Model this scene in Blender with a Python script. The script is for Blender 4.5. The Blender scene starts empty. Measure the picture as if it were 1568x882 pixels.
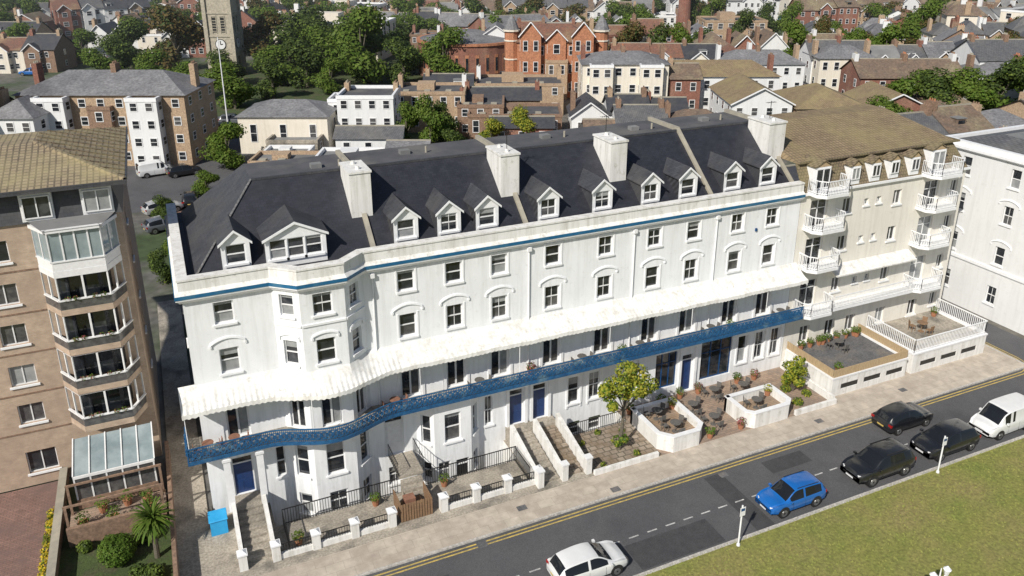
import bpy, bmesh, math, random
from mathutils import Vector
R0=random.Random(11)
SC=bpy.context.scene
# ------------------------------------------------------------------ materials
def newmat(name):
    m=bpy.data.materials.new(name); m.use_nodes=True
    nt=m.node_tree; b=nt.nodes["Principled BSDF"]
    return m,nt,b
def col(c): return (c[0],c[1],c[2],1)
def posmap(nt,stretch,rot=(0,0,0)):
    g=nt.nodes.new("ShaderNodeNewGeometry"); mp=nt.nodes.new("ShaderNodeMapping")
    mp.inputs["Scale"].default_value=stretch; mp.inputs["Rotation"].default_value=rot
    nt.links.new(g.outputs["Position"],mp.inputs["Vector"]); return mp.outputs["Vector"]
def noise(nt,vec,sc,detail=6,rough=.6):
    n=nt.nodes.new("ShaderNodeTexNoise"); n.inputs["Scale"].default_value=sc
    n.inputs["Detail"].default_value=detail; n.inputs["Roughness"].default_value=rough
    nt.links.new(vec,n.inputs["Vector"]); return n.outputs["Fac"]
def ramp(nt,fac,stops):
    r=nt.nodes.new("ShaderNodeValToRGB"); e=r.color_ramp.elements
    while len(e)<len(stops): e.new(.5)
    for i,(p,c) in enumerate(stops):
        e[i].position=p; e[i].color=col(c)
    nt.links.new(fac,r.inputs["Fac"]); return r.outputs["Color"]
def mixc(nt,fac,a,b,mode='MIX'):
    x=nt.nodes.new("ShaderNodeMix"); x.data_type='RGBA'; x.blend_type=mode
    if isinstance(fac,(int,float)): x.inputs[0].default_value=fac
    else: nt.links.new(fac,x.inputs[0])
    for s,i in ((a,6),(b,7)):
        if isinstance(s,tuple): x.inputs[i].default_value=col(s)
        else: nt.links.new(s,x.inputs[i])
    return x.outputs[2]
def bumpn(nt,b,h,st,dist=.05):
    bp=nt.nodes.new("ShaderNodeBump"); bp.inputs["Strength"].default_value=st; bp.inputs["Distance"].default_value=dist
    nt.links.new(h,bp.inputs["Height"]); nt.links.new(bp.outputs["Normal"],b.inputs["Normal"])
def M(name,c1,c2=None,sc=1.0,rough=.8,bump=0,bsc=20,metal=0,st=(1,1,1),c3=None,sc2=.3,lo=.5,hi=.68,spec=.5,fine=0):
    m,nt,b=newmat(name)
    b.inputs["Roughness"].default_value=rough; b.inputs["Metallic"].default_value=metal
    b.inputs["Specular IOR Level"].default_value=spec
    if c2 is None: c2=tuple(x*.85 for x in c1)
    v=posmap(nt,st)
    c=ramp(nt,noise(nt,v,sc),[(.35,c1),(.65,c2)])
    if c3: c=mixc(nt,ramp(nt,noise(nt,v,sc2,5),[(lo,(0,0,0)),(hi,(1,1,1))]),c,c3)
    if fine:
        v2=posmap(nt,(1,1,1))
        c=mixc(nt,1.0,c,ramp(nt,noise(nt,v2,fine,2),[(.3,(.68,.68,.68)),(.7,(1.25,1.25,1.25))]),'MULTIPLY')
    nt.links.new(c,b.inputs["Base Color"])
    if bump: bumpn(nt,b,noise(nt,posmap(nt,(1,1,1)),bsc,3),bump)
    return m
def PAT(name,ca,cb,cm,bw,bh,mort=.02,mode='wall',rough=.85,var=None,vsc=.4,bump=.3,off=.5,lo=.45,hi=.65,vamt=1):
    m,nt,b=newmat(name); b.inputs["Roughness"].default_value=rough
    g=nt.nodes.new("ShaderNodeNewGeometry"); s=nt.nodes.new("ShaderNodeSeparateXYZ"); nt.links.new(g.outputs["Position"],s.inputs[0])
    cb_=nt.nodes.new("ShaderNodeCombineXYZ")
    if mode=='wall':
        a=nt.nodes.new("ShaderNodeMath"); nt.links.new(s.outputs[0],a.inputs[0]); nt.links.new(s.outputs[1],a.inputs[1])
        nt.links.new(a.outputs[0],cb_.inputs[0]); nt.links.new(s.outputs[2],cb_.inputs[1])
    elif mode=='roof':
        nt.links.new(s.outputs[0],cb_.inputs[0])
        a=nt.nodes.new("ShaderNodeMath"); nt.links.new(s.outputs[1],a.inputs[0]); nt.links.new(s.outputs[2],a.inputs[1])
        nt.links.new(a.outputs[0],cb_.inputs[1])
    else:
        nt.links.new(s.outputs[0],cb_.inputs[0]); nt.links.new(s.outputs[1],cb_.inputs[1])
    t=nt.nodes.new("ShaderNodeTexBrick"); nt.links.new(cb_.outputs[0],t.inputs["Vector"])
    t.inputs["Scale"].default_value=1; t.inputs["Brick Width"].default_value=bw; t.inputs["Row Height"].default_value=bh
    t.inputs["Mortar Size"].default_value=mort; t.inputs["Color1"].default_value=col(ca); t.inputs["Color2"].default_value=col(cb)
    t.inputs["Mortar"].default_value=col(cm); t.offset=off; t.inputs["Mortar Smooth"].default_value=.3
    c=t.outputs["Color"]
    v=posmap(nt,(1,1,1))
    c=mixc(nt,1.0,c,ramp(nt,noise(nt,v,1.7,5),[(.3,(.78,.78,.78)),(.7,(1.14,1.14,1.14))]),'MULTIPLY')
    if var:
        f=ramp(nt,noise(nt,v,vsc,8,.7),[(lo,(0,0,0)),(hi,(vamt,vamt,vamt))])
        c=mixc(nt,f,c,var)
    nt.links.new(c,b.inputs["Base Color"])
    if bump: bumpn(nt,b,t.outputs["Fac"],bump,.02)
    return m
def STUCCO(name,base,grime,amt=.35,low=False):
    m,nt,b=newmat(name); b.inputs["Roughness"].default_value=.65
    v=posmap(nt,(1.5,1.5,.12)); v2=posmap(nt,(1,1,1))
    f=ramp(nt,noise(nt,v,1.6,8,.7),[(.46,(0,0,0)),(.72,(amt,amt,amt))])
    c=mixc(nt,f,base,grime)
    f2=ramp(nt,noise(nt,v2,.35,6),[(.45,(0,0,0)),(.7,(amt*.7,)*3)])
    c=mixc(nt,f2,c,tuple(x*.78 for x in base))
    f3=ramp(nt,noise(nt,v2,2.2,8,.75),[(.56,(0,0,0)),(.70,(amt,)*3)])
    c=mixc(nt,f3,c,grime)
    if low:  # damp staining: rising from the basement, and runs below the cornice
        g=nt.nodes.new("ShaderNodeNewGeometry"); s=nt.nodes.new("ShaderNodeSeparateXYZ"); nt.links.new(g.outputs["Position"],s.inputs[0])
        mr=nt.nodes.new("ShaderNodeMapRange");mr.inputs[1].default_value=3.8;mr.inputs[2].default_value=-2;nt.links.new(s.outputs[2],mr.inputs[0])
        mr2=nt.nodes.new("ShaderNodeMapRange");mr2.inputs[1].default_value=11.6;mr2.inputs[2].default_value=13.2;nt.links.new(s.outputs[2],mr2.inputs[0])
        ad=nt.nodes.new("ShaderNodeMath");ad.operation='ADD';nt.links.new(mr.outputs[0],ad.inputs[0]);nt.links.new(mr2.outputs[0],ad.inputs[1])
        ml=nt.nodes.new("ShaderNodeMath");ml.operation='MULTIPLY';nt.links.new(ad.outputs[0],ml.inputs[0])
        nt.links.new(ramp(nt,noise(nt,posmap(nt,(2.6,2.6,.25)),1.5,8,.75),[(.42,(0,0,0)),(.68,(.75,.75,.75))]),ml.inputs[1])
        c=mixc(nt,ml.outputs[0],c,tuple(x*.85 for x in grime))
    nt.links.new(c,b.inputs["Base Color"]); bumpn(nt,b,noise(nt,v2,9,4),.12)
    return m
white=STUCCO("white_stucco",(.83,.845,.87),(.50,.51,.50),.42,True)
white_old=STUCCO("weathered_white_paint",(.76,.755,.74),(.38,.36,.31),.72)
cream=STUCCO("cream_render",(.72,.67,.58),(.45,.41,.33),.45)
offw=STUCCO("off_white_render",(.76,.73,.67),(.48,.45,.39),.5)
white2=STUCCO("pale_grey_render",(.70,.71,.72),(.5,.5,.5),.4)
canopy_m=STUCCO("white_canopy_sheet",(.77,.77,.755),(.40,.37,.31),.7)
trim=M("white_trim_paint",(.81,.82,.84),(.73,.74,.76),3,.45)
upvc=M("white_window_frame",(.76,.77,.78),(.68,.68,.69),5,.4)
slate=PAT("slate_roof_tiles",(.022,.024,.033),(.030,.032,.043),(.014,.015,.02),.3,.22,.012,'roof',.5,(.050,.050,.052),.35,.2,lo=.52,hi=.8,vamt=.5)
slate_g=PAT("grey_slate_roof",(.10,.105,.115),(.14,.14,.15),(.05,.05,.055),.35,.3,.03,'roof',.6,(.19,.18,.16),.25,.2,vamt=.5)
slate_m=PAT("mid_slate_roof",(.045,.048,.058),(.06,.063,.073),(.03,.03,.035),.3,.22,.012,'roof',.55,(.09,.085,.08),.5,.2,vamt=.5)
felt=M("grey_felt_roof",(.16,.165,.17),(.22,.22,.22),.8,.9,c3=(.11,.11,.11),sc2=.2)
felt_d=M("dark_felt_roof",(.06,.062,.07),(.09,.09,.10),.8,.9,c3=(.13,.125,.12),sc2=.3)
moss=PAT("weathered_tile_roof",(.27,.215,.145),(.32,.26,.175),(.13,.105,.075),.3,.38,.05,'roof',.9,(.33,.285,.155),.45,.6,off=0,lo=.42,hi=.66,vamt=.7)
moss2=PAT("ochre_tile_roof",(.225,.165,.10),(.27,.20,.125),(.13,.10,.065),.3,.38,.04,'roof',.9,(.29,.245,.115),.35,.5,off=0,lo=.42,hi=.68,vamt=.6)
mossb=PAT("mossy_brown_shingle",(.17,.13,.09),(.22,.17,.115),(.08,.062,.042),.25,.28,.03,'roof',.9,(.23,.20,.10),.6,.6,lo=.42,hi=.68,vamt=.7)
redtile=M("red_clay_tile_roof",(.20,.095,.065),(.15,.085,.065),1.2,.85,c3=(.24,.165,.10),sc2=.2,fine=3)
browntile=M("brown_tile_roof",(.18,.125,.09),(.13,.10,.08),.9,.85,c3=(.24,.205,.13),sc2=.15,fine=3)
greytile=M("grey_tile_roof",(.15,.15,.16),(.21,.21,.22),.5,.75,c3=(.10,.10,.11),sc2=.1,fine=3)
brick=PAT("buff_brick",(.43,.31,.225),(.50,.37,.27),(.42,.37,.31),.23,.078,.012,'wall',.9,(.33,.25,.195),.5,.3,vamt=.5)
brick_t=M("tan_brick",(.42,.31,.21),(.35,.25,.17),1.2,.9,fine=6)
brick_r=M("red_brick",(.25,.11,.08),(.20,.095,.07),1.1,.9,c3=(.29,.17,.125),sc2=.2,fine=5)
terra=M("terracotta_brick",(.44,.20,.11),(.35,.15,.085),1.3,.85,fine=4)
brick_d=M("brown_brick",(.20,.13,.09),(.26,.17,.12),2,.9,fine=6)
glass,nt,b=newmat("window_glass")
b.inputs["Roughness"].default_value=.06; b.inputs["Specular IOR Level"].default_value=.7
nt.links.new(ramp(nt,noise(nt,posmap(nt,(1,1,1)),1.1,2),[(.4,(.012,.015,.02)),(.6,(.03,.034,.04)),(.7,(.07,.075,.08))]),b.inputs["Base Color"])
glass_c=M("window_with_blind",(.32,.33,.33),(.22,.23,.24),2,.15)
glass_m=M("window_with_curtain",(.11,.11,.11),(.05,.05,.055),3,.08,spec=.7)
glass_l=M("conservatory_glass",(.30,.36,.38),(.18,.23,.25),.8,.08,spec=.8)
blue=M("blue_paint",(.008,.045,.14),(.012,.07,.20),3,.4)
blue_b=M("balcony_blue_paint",(.008,.060,.16),(.018,.115,.26),7,.5,c3=(.10,.19,.27),sc2=1.3,lo=.56,hi=.70)
blue_c=M("cornice_blue_paint",(.010,.10,.22),(.016,.13,.27),3,.45,c3=(.06,.17,.26),sc2=.9,lo=.5,hi=.7)
blue_door=M("blue_door_paint",(.012,.035,.12),(.015,.045,.15),4,.35)
black=M("black_iron",(.012,.012,.013),(.02,.02,.02),5,.4)
asphalt=M("asphalt",(.080,.081,.088),(.102,.102,.107),.5,.9,.25,60,c3=(.062,.063,.07),sc2=.25,fine=25)
asph2=M("asphalt_patch_and_shade",(.045,.045,.05),(.06,.06,.064),2,.9,.25,60,fine=25)  # darker tarmac, for surface patches and a painted road shadow
townground=M("town_ground",(.10,.10,.10),(.14,.13,.11),.06,.95,c3=(.05,.075,.03),sc2=.04,lo=.46,hi=.54,fine=1)
paving=PAT("paving_slabs",(.45,.39,.33),(.51,.45,.375),(.33,.29,.24),.9,.6,.010,'floor',.9,(.34,.29,.24),.5,.1,vamt=.8)
kerbm=M("granite_kerb",(.40,.38,.35),(.48,.46,.43),2,.85,fine=8)
yard=M("stained_concrete",(.40,.36,.30),(.28,.25,.21),.9,.9,.2,20,c3=(.15,.14,.12),sc2=.55,fine=9)
patio=PAT("brick_patio",(.30,.215,.16),(.38,.28,.21),(.22,.17,.13),.4,.2,.02,'floor',.9,(.18,.15,.13),.8,.2)
stonep=PAT("crazy_stone_paving",(.36,.30,.24),(.25,.20,.16),(.14,.12,.09),.5,.4,.05,'floor',.9,(.2,.15,.1),.9,.4)
deckm=PAT("timber_decking",(.30,.21,.14),(.36,.26,.18),(.12,.09,.06),3.0,.16,.015,'floor',.8,(.22,.18,.15),.8,.3)
darkpave=M("dark_paving",(.10,.10,.105),(.14,.14,.145),1.5,.85,c3=(.19,.17,.15),sc2=.7,fine=8)
redpave=PAT("red_block_paving",(.21,.12,.10),(.27,.16,.13),(.13,.09,.08),.3,.15,.02,'floor',.9,(.15,.10,.09),.5,.2)
yellow=M("yellow_road_paint",(.55,.40,.10),(.36,.28,.11),3,.8,fine=14)
whitel=M("white_road_paint",(.60,.60,.58),(.34,.34,.34),3,.8,fine=14)
lawn=M("lawn_grass",(.165,.190,.040),(.215,.210,.055),.6,.95,.5,14,c3=(.235,.200,.075),sc2=.25,lo=.42,hi=.72,fine=6)
blades=M("grass_blades",(.17,.20,.04),(.24,.23,.06),1.2,.9)
garden=M("garden_grass",(.06,.09,.025),(.04,.06,.02),1.2,.95,.6,14,c3=(.10,.08,.05),sc2=.6,fine=8)
wood=M("weathered_wood",(.26,.16,.09),(.18,.11,.065),3,.8,st=(1,1,6))
fence_w=M("tan_timber",(.46,.35,.21),(.37,.27,.16),3,.8,st=(4,4,1))
bark=M("tree_bark",(.15,.13,.10),(.09,.08,.06),8,.95,.5,30)
def LEAF(name,a,b_,c):
    m,nt,b=newmat(name); b.inputs["Roughness"].default_value=.6; b.inputs["Specular IOR Level"].default_value=.2
    v=posmap(nt,(1,1,1))
    cc=ramp(nt,noise(nt,v,1.1,3),[(.3,a),(.5,b_),(.7,c)])
    nt.links.new(cc,b.inputs["Base Color"])
    tr=nt.nodes.new("ShaderNodeBsdfTranslucent"); nt.links.new(cc,tr.inputs["Color"])
    mx=nt.nodes.new("ShaderNodeMixShader"); mx.inputs[0].default_value=.3
    o=nt.nodes["Material Output"]
    nt.links.new(b.outputs[0],mx.inputs[1]); nt.links.new(tr.outputs[0],mx.inputs[2]); nt.links.new(mx.outputs[0],o.inputs["Surface"])
    return m
leaf_y=LEAF("yellow_green_leaves",(.20,.24,.03),(.32,.33,.04),(.42,.38,.06))
leaf_g=LEAF("green_leaves",(.07,.11,.02),(.115,.17,.03),(.17,.22,.04))
leaf_d=LEAF("dark_green_leaves",(.035,.06,.018),(.06,.09,.025),(.085,.12,.03))
leaf_b=LEAF("bronze_leaves",(.10,.075,.03),(.14,.10,.035),(.11,.12,.04))
leaf_h=LEAF("hedge_leaves",(.06,.11,.015),(.09,.16,.02),(.13,.20,.03))
flower=LEAF("yellow_flowers",(.10,.14,.02),(.55,.42,.03),(.65,.5,.05))
pinkf=LEAF("mixed_flowers",(.08,.12,.02),(.35,.10,.12),(.12,.16,.03))
def PAINT(n,c):
    m,nt,b=newmat(n); b.inputs["Roughness"].default_value=.3
    b.inputs["Coat Weight"].default_value=.8; b.inputs["Coat Roughness"].default_value=.05
    nt.links.new(ramp(nt,noise(nt,posmap(nt,(1,1,1)),1.5,3),[(.3,c),(.7,tuple(x*.9 for x in c))]),b.inputs["Base Color"])
    return m
p_white=PAINT("white_car_paint",(.70,.71,.72)); p_blue=PAINT("blue_car_paint",(.008,.12,.42)); p_black=PAINT("black_car_paint",(.012,.013,.016))
p_grey=PAINT("grey_car_paint",(.12,.13,.15)); p_silver=PAINT("silver_car_paint",(.4,.41,.42)); p_red=PAINT("red_car_paint",(.3,.02,.02))
carglass,nt,b=newmat("car_glass"); b.inputs["Base Color"].default_value=(.012,.014,.017,1); b.inputs["Roughness"].default_value=.04
tyre=M("tyre_rubber",(.015,.015,.016),(.022,.022,.022),5,.85)
alloy=M("alloy_wheel",(.42,.43,.44),(.3,.3,.3),5,.3,metal=.8)
lampw=M("headlight_glass",(.7,.72,.75),(.6,.6,.62),5,.1)
lampr=M("tail_light",(.35,.01,.01),(.25,.01,.01),5,.2)
plastic_b=M("bright_blue_plastic",(.02,.30,.62),(.03,.35,.68),3,.5)
fabric=M("brown_cushions",(.28,.14,.09),(.2,.1,.07),5,.9)
rattan=M("grey_rattan",(.09,.085,.08),(.14,.13,.12),9,.9)
lead=M("lead_coping",(.38,.35,.28),(.28,.26,.22),1.5,.7)
terrapot=M("terracotta_pot",(.38,.17,.09),(.30,.13,.07),5,.9)
# ------------------------------------------------------------------ mesh builder
class MB:
    def __init__(s): s.v=[];s.f=[];s.mi=[];s.mats=[]
    def m(s,mat):
        if mat not in s.mats: s.mats.append(mat)
        return s.mats.index(mat)
    def poly(s,pts,mat):
        n=len(s.v); s.v+= [tuple(p) for p in pts]; s.f.append(tuple(range(n,n+len(pts)))); s.mi.append(s.m(mat))
    def hexa(s,p,mat):
        n=len(s.v); s.v+=[tuple(q) for q in p]; k=s.m(mat)
        for f in ((0,3,2,1),(4,5,6,7),(0,1,5,4),(1,2,6,5),(2,3,7,6),(3,0,4,7)):
            s.f.append(tuple(n+i for i in f)); s.mi.append(k)
    def box(s,x0,x1,y0,y1,z0,z1,mat):
        s.hexa([(x0,y0,z0),(x1,y0,z0),(x1,y1,z0),(x0,y1,z0),(x0,y0,z1),(x1,y0,z1),(x1,y1,z1),(x0,y1,z1)],mat)
    def lbox(s,fr,u0,u1,d0,d1,z0,z1,mat):
        O,U,N=fr
        P=lambda u,d,z:(O[0]+U[0]*u+N[0]*d,O[1]+U[1]*u+N[1]*d,z)
        s.hexa([P(u0,d1,z0),P(u1,d1,z0),P(u1,d0,z0),P(u0,d0,z0),P(u0,d1,z1),P(u1,d1,z1),P(u1,d0,z1),P(u0,d0,z1)],mat)
    def lquad(s,fr,pts,mat):
        O,U,N=fr
        s.poly([(O[0]+U[0]*u+N[0]*d,O[1]+U[1]*u+N[1]*d,z) for u,d,z in pts],mat)
    def cyl(s,p0,p1,r0,r1,n,mat,caps=True):
        p0=Vector(p0);p1=Vector(p1);a=(p1-p0).normalized()
        u=a.orthogonal().normalized();w=a.cross(u);b=len(s.v);k=s.m(mat)
        for p,r in ((p0,r0),(p1,r1)):
            for i in range(n):
                t=2*math.pi*i/n; s.v.append(tuple(p+u*(r*math.cos(t))+w*(r*math.sin(t))))
        for i in range(n):
            j=(i+1)%n; s.f.append((b+i,b+j,b+n+j,b+n+i)); s.mi.append(k)
        if caps:
            s.f.append(tuple(b+i for i in range(n)));s.mi.append(k)
            s.f.append(tuple(b+n+i for i in range(n)));s.mi.append(k)
    def bar(s,p0,p1,w,mat):
        s.cyl(p0,p1,w/2**.5,w/2**.5,4,mat,False)
    def sweep(s,path,prof,mat,closed=True):
        n=len(path);rows=[]
        for i,p in enumerate(path):
            def nrm(a,b):
                dx,dy=b[0]-a[0],b[1]-a[1];l=math.hypot(dx,dy);return (dy/l,-dx/l)
            ns=[]
            if i>0: ns.append(nrm(path[i-1],p))
            if i<n-1: ns.append(nrm(p,path[i+1]))
            if len(ns)==2:
                mx,my=ns[0][0]+ns[1][0],ns[0][1]+ns[1][1];l=math.hypot(mx,my);mx/=l;my/=l
                c=mx*ns[0][0]+my*ns[0][1];mx/=c;my/=c
            else: mx,my=ns[0]
            rows.append([(p[0]+mx*d,p[1]+my*d,z) for d,z in prof])
        m=len(prof);b=len(s.v);k=s.m(mat)
        for r in rows: s.v+=r
        for i in range(n-1):
            for j in range(m if closed else m-1):
                j2=(j+1)%m
                s.f.append((b+i*m+j,b+i*m+j2,b+(i+1)*m+j2,b+(i+1)*m+j));s.mi.append(k)
        if closed:
            s.f.append(tuple(b+j for j in range(m)));s.mi.append(k)
            s.f.append(tuple(b+(n-1)*m+j for j in range(m)));s.mi.append(k)
    def mesh(s,name,smooth=False,recalc=True):
        me=bpy.data.meshes.new(name); me.from_pydata(s.v,[],s.f)
        for m in s.mats: me.materials.append(m)
        me.polygons.foreach_set("material_index",s.mi)
        if recalc:
            bm=bmesh.new();bm.from_mesh(me)
            bmesh.ops.recalc_face_normals(bm,faces=bm.faces);bm.to_mesh(me);bm.free()
        if smooth:
            me.polygons.foreach_set("use_smooth",[True]*len(me.polygons))
            try: me.set_sharp_from_angle(angle=math.radians(smooth if smooth is not True else 38))
            except Exception: pass
        me.update(); return me
    def obj(s,name,parent=None,loc=(0,0,0),rot=0,smooth=False,recalc=True):
        o=bpy.data.objects.new(name,s.mesh(name,smooth,recalc)); SC.collection.objects.link(o)
        o.location=loc;o.rotation_euler=(0,0,rot)
        if parent:
            o.parent=parent;o.location=(-parent.location[0],-parent.location[1],-parent.location[2])
        return o
def empty(name,loc):
    e=bpy.data.objects.new(name,None);SC.collection.objects.link(e);e.location=loc;e.empty_display_size=.5;return e
def frame(p,q):
    dx,dy=q[0]-p[0],q[1]-p[1];l=math.hypot(dx,dy);U=(dx/l,dy/l);return (p,U,(U[1],-U[0])),l
def pane(): return R0.choice([glass,glass,glass,glass,glass_m,glass_m,glass_m,glass_c])
def window(mb,fr,u0,u1,z0,z1,rev,style):
    L=mb.lbox;b=-rev
    if style in('sash','french','blue','tri','upvc'):
        fm=blue if style=='blue' else upvc
        w=.06 if style!='french' else .09
        L(fr,u0,u1,b,b+.07,z1-w,z1,fm);L(fr,u0,u1,b,b+.07,z0,z0+w,fm)
        L(fr,u0,u0+w,b,b+.07,z0+w,z1-w,fm);L(fr,u1-w,u1,b,b+.07,z0+w,z1-w,fm)
        g=b+.025;zi0,zi1=z0+w,z1-w;ui0,ui1=u0+w,u1-w
        Q=lambda a,c,e,f,mt:mb.lquad(fr,[(a,g,e),(c,g,e),(c,g,f),(a,g,f)],mt)
        if style=='sash':
            zm=(z0+z1)/2;L(fr,ui0,ui1,b+.01,b+.075,zm-.03,zm+.03,fm)
            p=pane();zb=zm+(zi1-zm)*R0.choice([0,0,0,.4,.7])
            Q(ui0,ui1,zm,zi1,glass)
            if zb>zm: Q2=g+.004;mb.lquad(fr,[(ui0,Q2,zb),(ui1,Q2,zb),(ui1,Q2,zi1),(ui0,Q2,zi1)],glass_c)
            Q(ui0,ui1,zi0,zm,p)
            if R0.random()<.3:
                um=(u0+u1)/2;L(fr,um-.012,um+.012,b+.02,b+.06,zi0,zi1,fm)
        elif style=='french':
            um=(u0+u1)/2;L(fr,um-.05,um+.05,b,b+.075,zi0,zi1,fm)
            L(fr,ui0,um-.05,b,b+.06,z1-.5,z1-.45,fm);L(fr,um+.05,ui1,b,b+.06,z1-.5,z1-.45,fm)
            Q(ui0,um,zi0,zi1,glass);Q(um,ui1,zi0,zi1,R0.choice([glass,glass_m,glass_c]))
        else:
            k=3 if u1-u0>1.7 else 2
            for i in range(1,k):
                um=u0+(u1-u0)*i/k;L(fr,um-.03,um+.03,b,b+.072,zi0,zi1,fm)
            if style!='upvc': L(fr,ui0,ui1,b,b+.068,z0+(z1-z0)*.68,z0+(z1-z0)*.68+.05,fm)
            Q(ui0,ui1,zi0,zi1,pane() if style!='blue' else glass)
    elif style in('bdoor','wdoor','kdoor'):
        dm={'bdoor':blue_door,'wdoor':upvc,'kdoor':black}[style]
        ft=z1-.45
        L(fr,u0,u0+.07,b,b+.09,z0,z1,upvc);L(fr,u1-.07,u1,b,b+.09,z0,z1,upvc);L(fr,u0+.07,u1-.07,b,b+.09,ft,ft+.06,upvc)
        L(fr,u0+.07,u1-.07,b,b+.05,z0,ft,dm)
        um=(u0+u1)/2
        for a,c in((u0+.16,um-.05),(um+.05,u1-.16)):
            L(fr,a,c,b+.05,b+.065,z0+.2,z0+.75,dm);L(fr,a,c,b+.05,b+.065,z0+.9,ft-.15,dm)
        mb.lquad(fr,[(u0+.07,b+.03,ft+.06),(u1-.07,b+.03,ft+.06),(u1-.07,b+.03,z1),(u0+.07,b+.03,z1)],glass)
def wall(mb,wm,p,q,z0,z1,ops,wmat,rev=.2,sill=True,tm=None):
    fr,W=frame(p,q);us=sorted({0,W}|{o[0] for o in ops}|{o[1] for o in ops});zs=sorted({z0,z1}|{o[2] for o in ops}|{o[3] for o in ops})
    for i in range(len(us)-1):
        for j in range(len(zs)-1):
            uc=(us[i]+us[i+1])/2;zc=(zs[j]+zs[j+1])/2
            if any(o[0]<uc<o[1] and o[2]<zc<o[3] for o in ops): continue
            mb.lquad(fr,[(us[i],0,zs[j]),(us[i+1],0,zs[j]),(us[i+1],0,zs[j+1]),(us[i],0,zs[j+1])],wmat)
    for a,c,e,f,st in ops:
        for pts in ([(a,0,e),(a,-rev,e),(a,-rev,f),(a,0,f)],[(c,0,e),(c,-rev,e),(c,-rev,f),(c,0,f)],[(a,0,f),(c,0,f),(c,-rev,f),(a,-rev,f)],[(a,0,e),(c,0,e),(c,-rev,e),(a,-rev,e)]):
            mb.lquad(fr,pts,wmat)
        window(wm,fr,a,c,e,f,rev,st)
        if sill and st in('sash','tri','upvc'): mb.lbox(fr,a-.1,c+.1,-.02,.1,e-.11,e-.004,tm or trim)
    return fr
def hood(mb,fr,uc,z,w,rise,mat,n=8):
    for i in range(n):
        def P(t):
            a=-1+2*t;return uc+a*w/2,z+rise*(1-a*a)
        u0,a0=P(i/n);u1,a1=P((i+1)/n)
        O,U,N=fr;Q=lambda u,d,z:(O[0]+U[0]*u+N[0]*d,O[1]+U[1]*u+N[1]*d,z)
        mb.hexa([Q(u0,.085,a0),Q(u1,.085,a1),Q(u1,-.01,a1),Q(u0,-.01,a0),Q(u0,.06,a0+.10),Q(u1,.06,a1+.10),Q(u1,-.01,a1+.11),Q(u0,-.01,a0+.11)],mat)
    for e in(-1,1): mb.lbox(fr,uc+e*w/2-.05,uc+e*w/2+.05,-.01,.07,z-.16,z-.004,mat)
# ------------------------------------------------------------------ main terrace
T=empty("white_seafront_terrace_hotel",(19,0,0))
wallm=MB();win=MB()
cols=[11.08,13.85,16.62,20.05,23.63,27.13,30.07,33.53,36.4]
def row_ops(us,w=.95,fw=1.15):
    o=[]
    for u in us:
        o+=[(u-w/2,u+w/2,11.3,12.5,'sash'),(u-w/2,u+w/2,8.5,9.9,'sash'),(u-fw/2,u+fw/2,4.62,6.75,'french')]
    return o
o=row_ops([1.83]);o+=[(1.2,2.3,1.0,3.35,'bdoor'),(3.5,4.0,1.5,3.4,'sash')]
frA=wall(wallm,win,(-.2,0),(4.0,0),-1.95,13,o,white)
s=1.562
for p,q,u,w in(((4,0),(5.2,-1),s/2,.78),((5.2,-1),(7.5,-1),1.15,1.0),((7.5,-1),(8.7,0),s/2,.78)):
    o=row_ops([u],w,w+.1)+[(u-w/2,u+w/2,1.5,3.5,'sash'),(u-w/2,u+w/2,-1.0,.35,'sash')]
    fr=wall(wallm,win,p,q,-1.95,13,o,white)
    hood(wallm,fr,u,10.1,w+.35,.16,trim,6)
    wallm.lbox(fr,0.02,(2.28 if w==1.0 else s-.02),-.01,.07,10.75,10.87,trim);wallm.lbox(fr,0.02,(2.28 if w==1.0 else s-.02),-.01,.06,4.0,4.2,trim)
frB=wall(wallm,win,(8.7,0),(38.7,0),4.4,13,row_ops([c-8.7 for c in cols]),white)
hood(wallm,frA,1.83,10.2,1.7,.28,trim)
for c in cols:
    hood(wallm,frB,c-8.7,10.2,1.7,.28,white)
    fr=frB;u=c-8.7
    for e in(-1,1):
        wallm.lbox(fr,u+e*.57-.045,u+e*.57+.045,-.01,.03,8.5,9.98,trim);wallm.lbox(fr,u+e*.56-.04,u+e*.56+.04,-.01,.03,11.25,12.6,trim)
        wallm.lbox(fr,u+e*.72-.08,u+e*.72+.08,-.01,.07,4.6,6.9,trim)
    wallm.lbox(fr,u-.85,u+.85,-.01,.12,6.904,7.05,trim);wallm.lbox(fr,u-.64,u+.64,-.01,.045,12.604,12.7,trim)
wall(wallm,win,(8.7,0),(11.3,0),-1.95,4.4,[(.7,1.8,1.0,3.6,'wdoor'),(.8,1.6,-1,.2,'sash')],white)
s=1.131
for p,q,u,w in(((11.3,0),(12.1,-.8),s/2,.6),((12.1,-.8),(14.4,-.8),1.15,1.0),((14.4,-.8),(15.2,0),s/2,.6)):
    wall(wallm,win,p,q,-1.95,4.4,[(u-w/2,u+w/2,1.5,3.4,'sash')]+([(u-w/2,u+w/2,-1.0,.2,'sash')] if w<1 else [(.2,.95,-1,.2,'sash'),(1.3,2.15,-1.94,.1,'kdoor')]),white)
B0=15.2;o=[]
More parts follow.
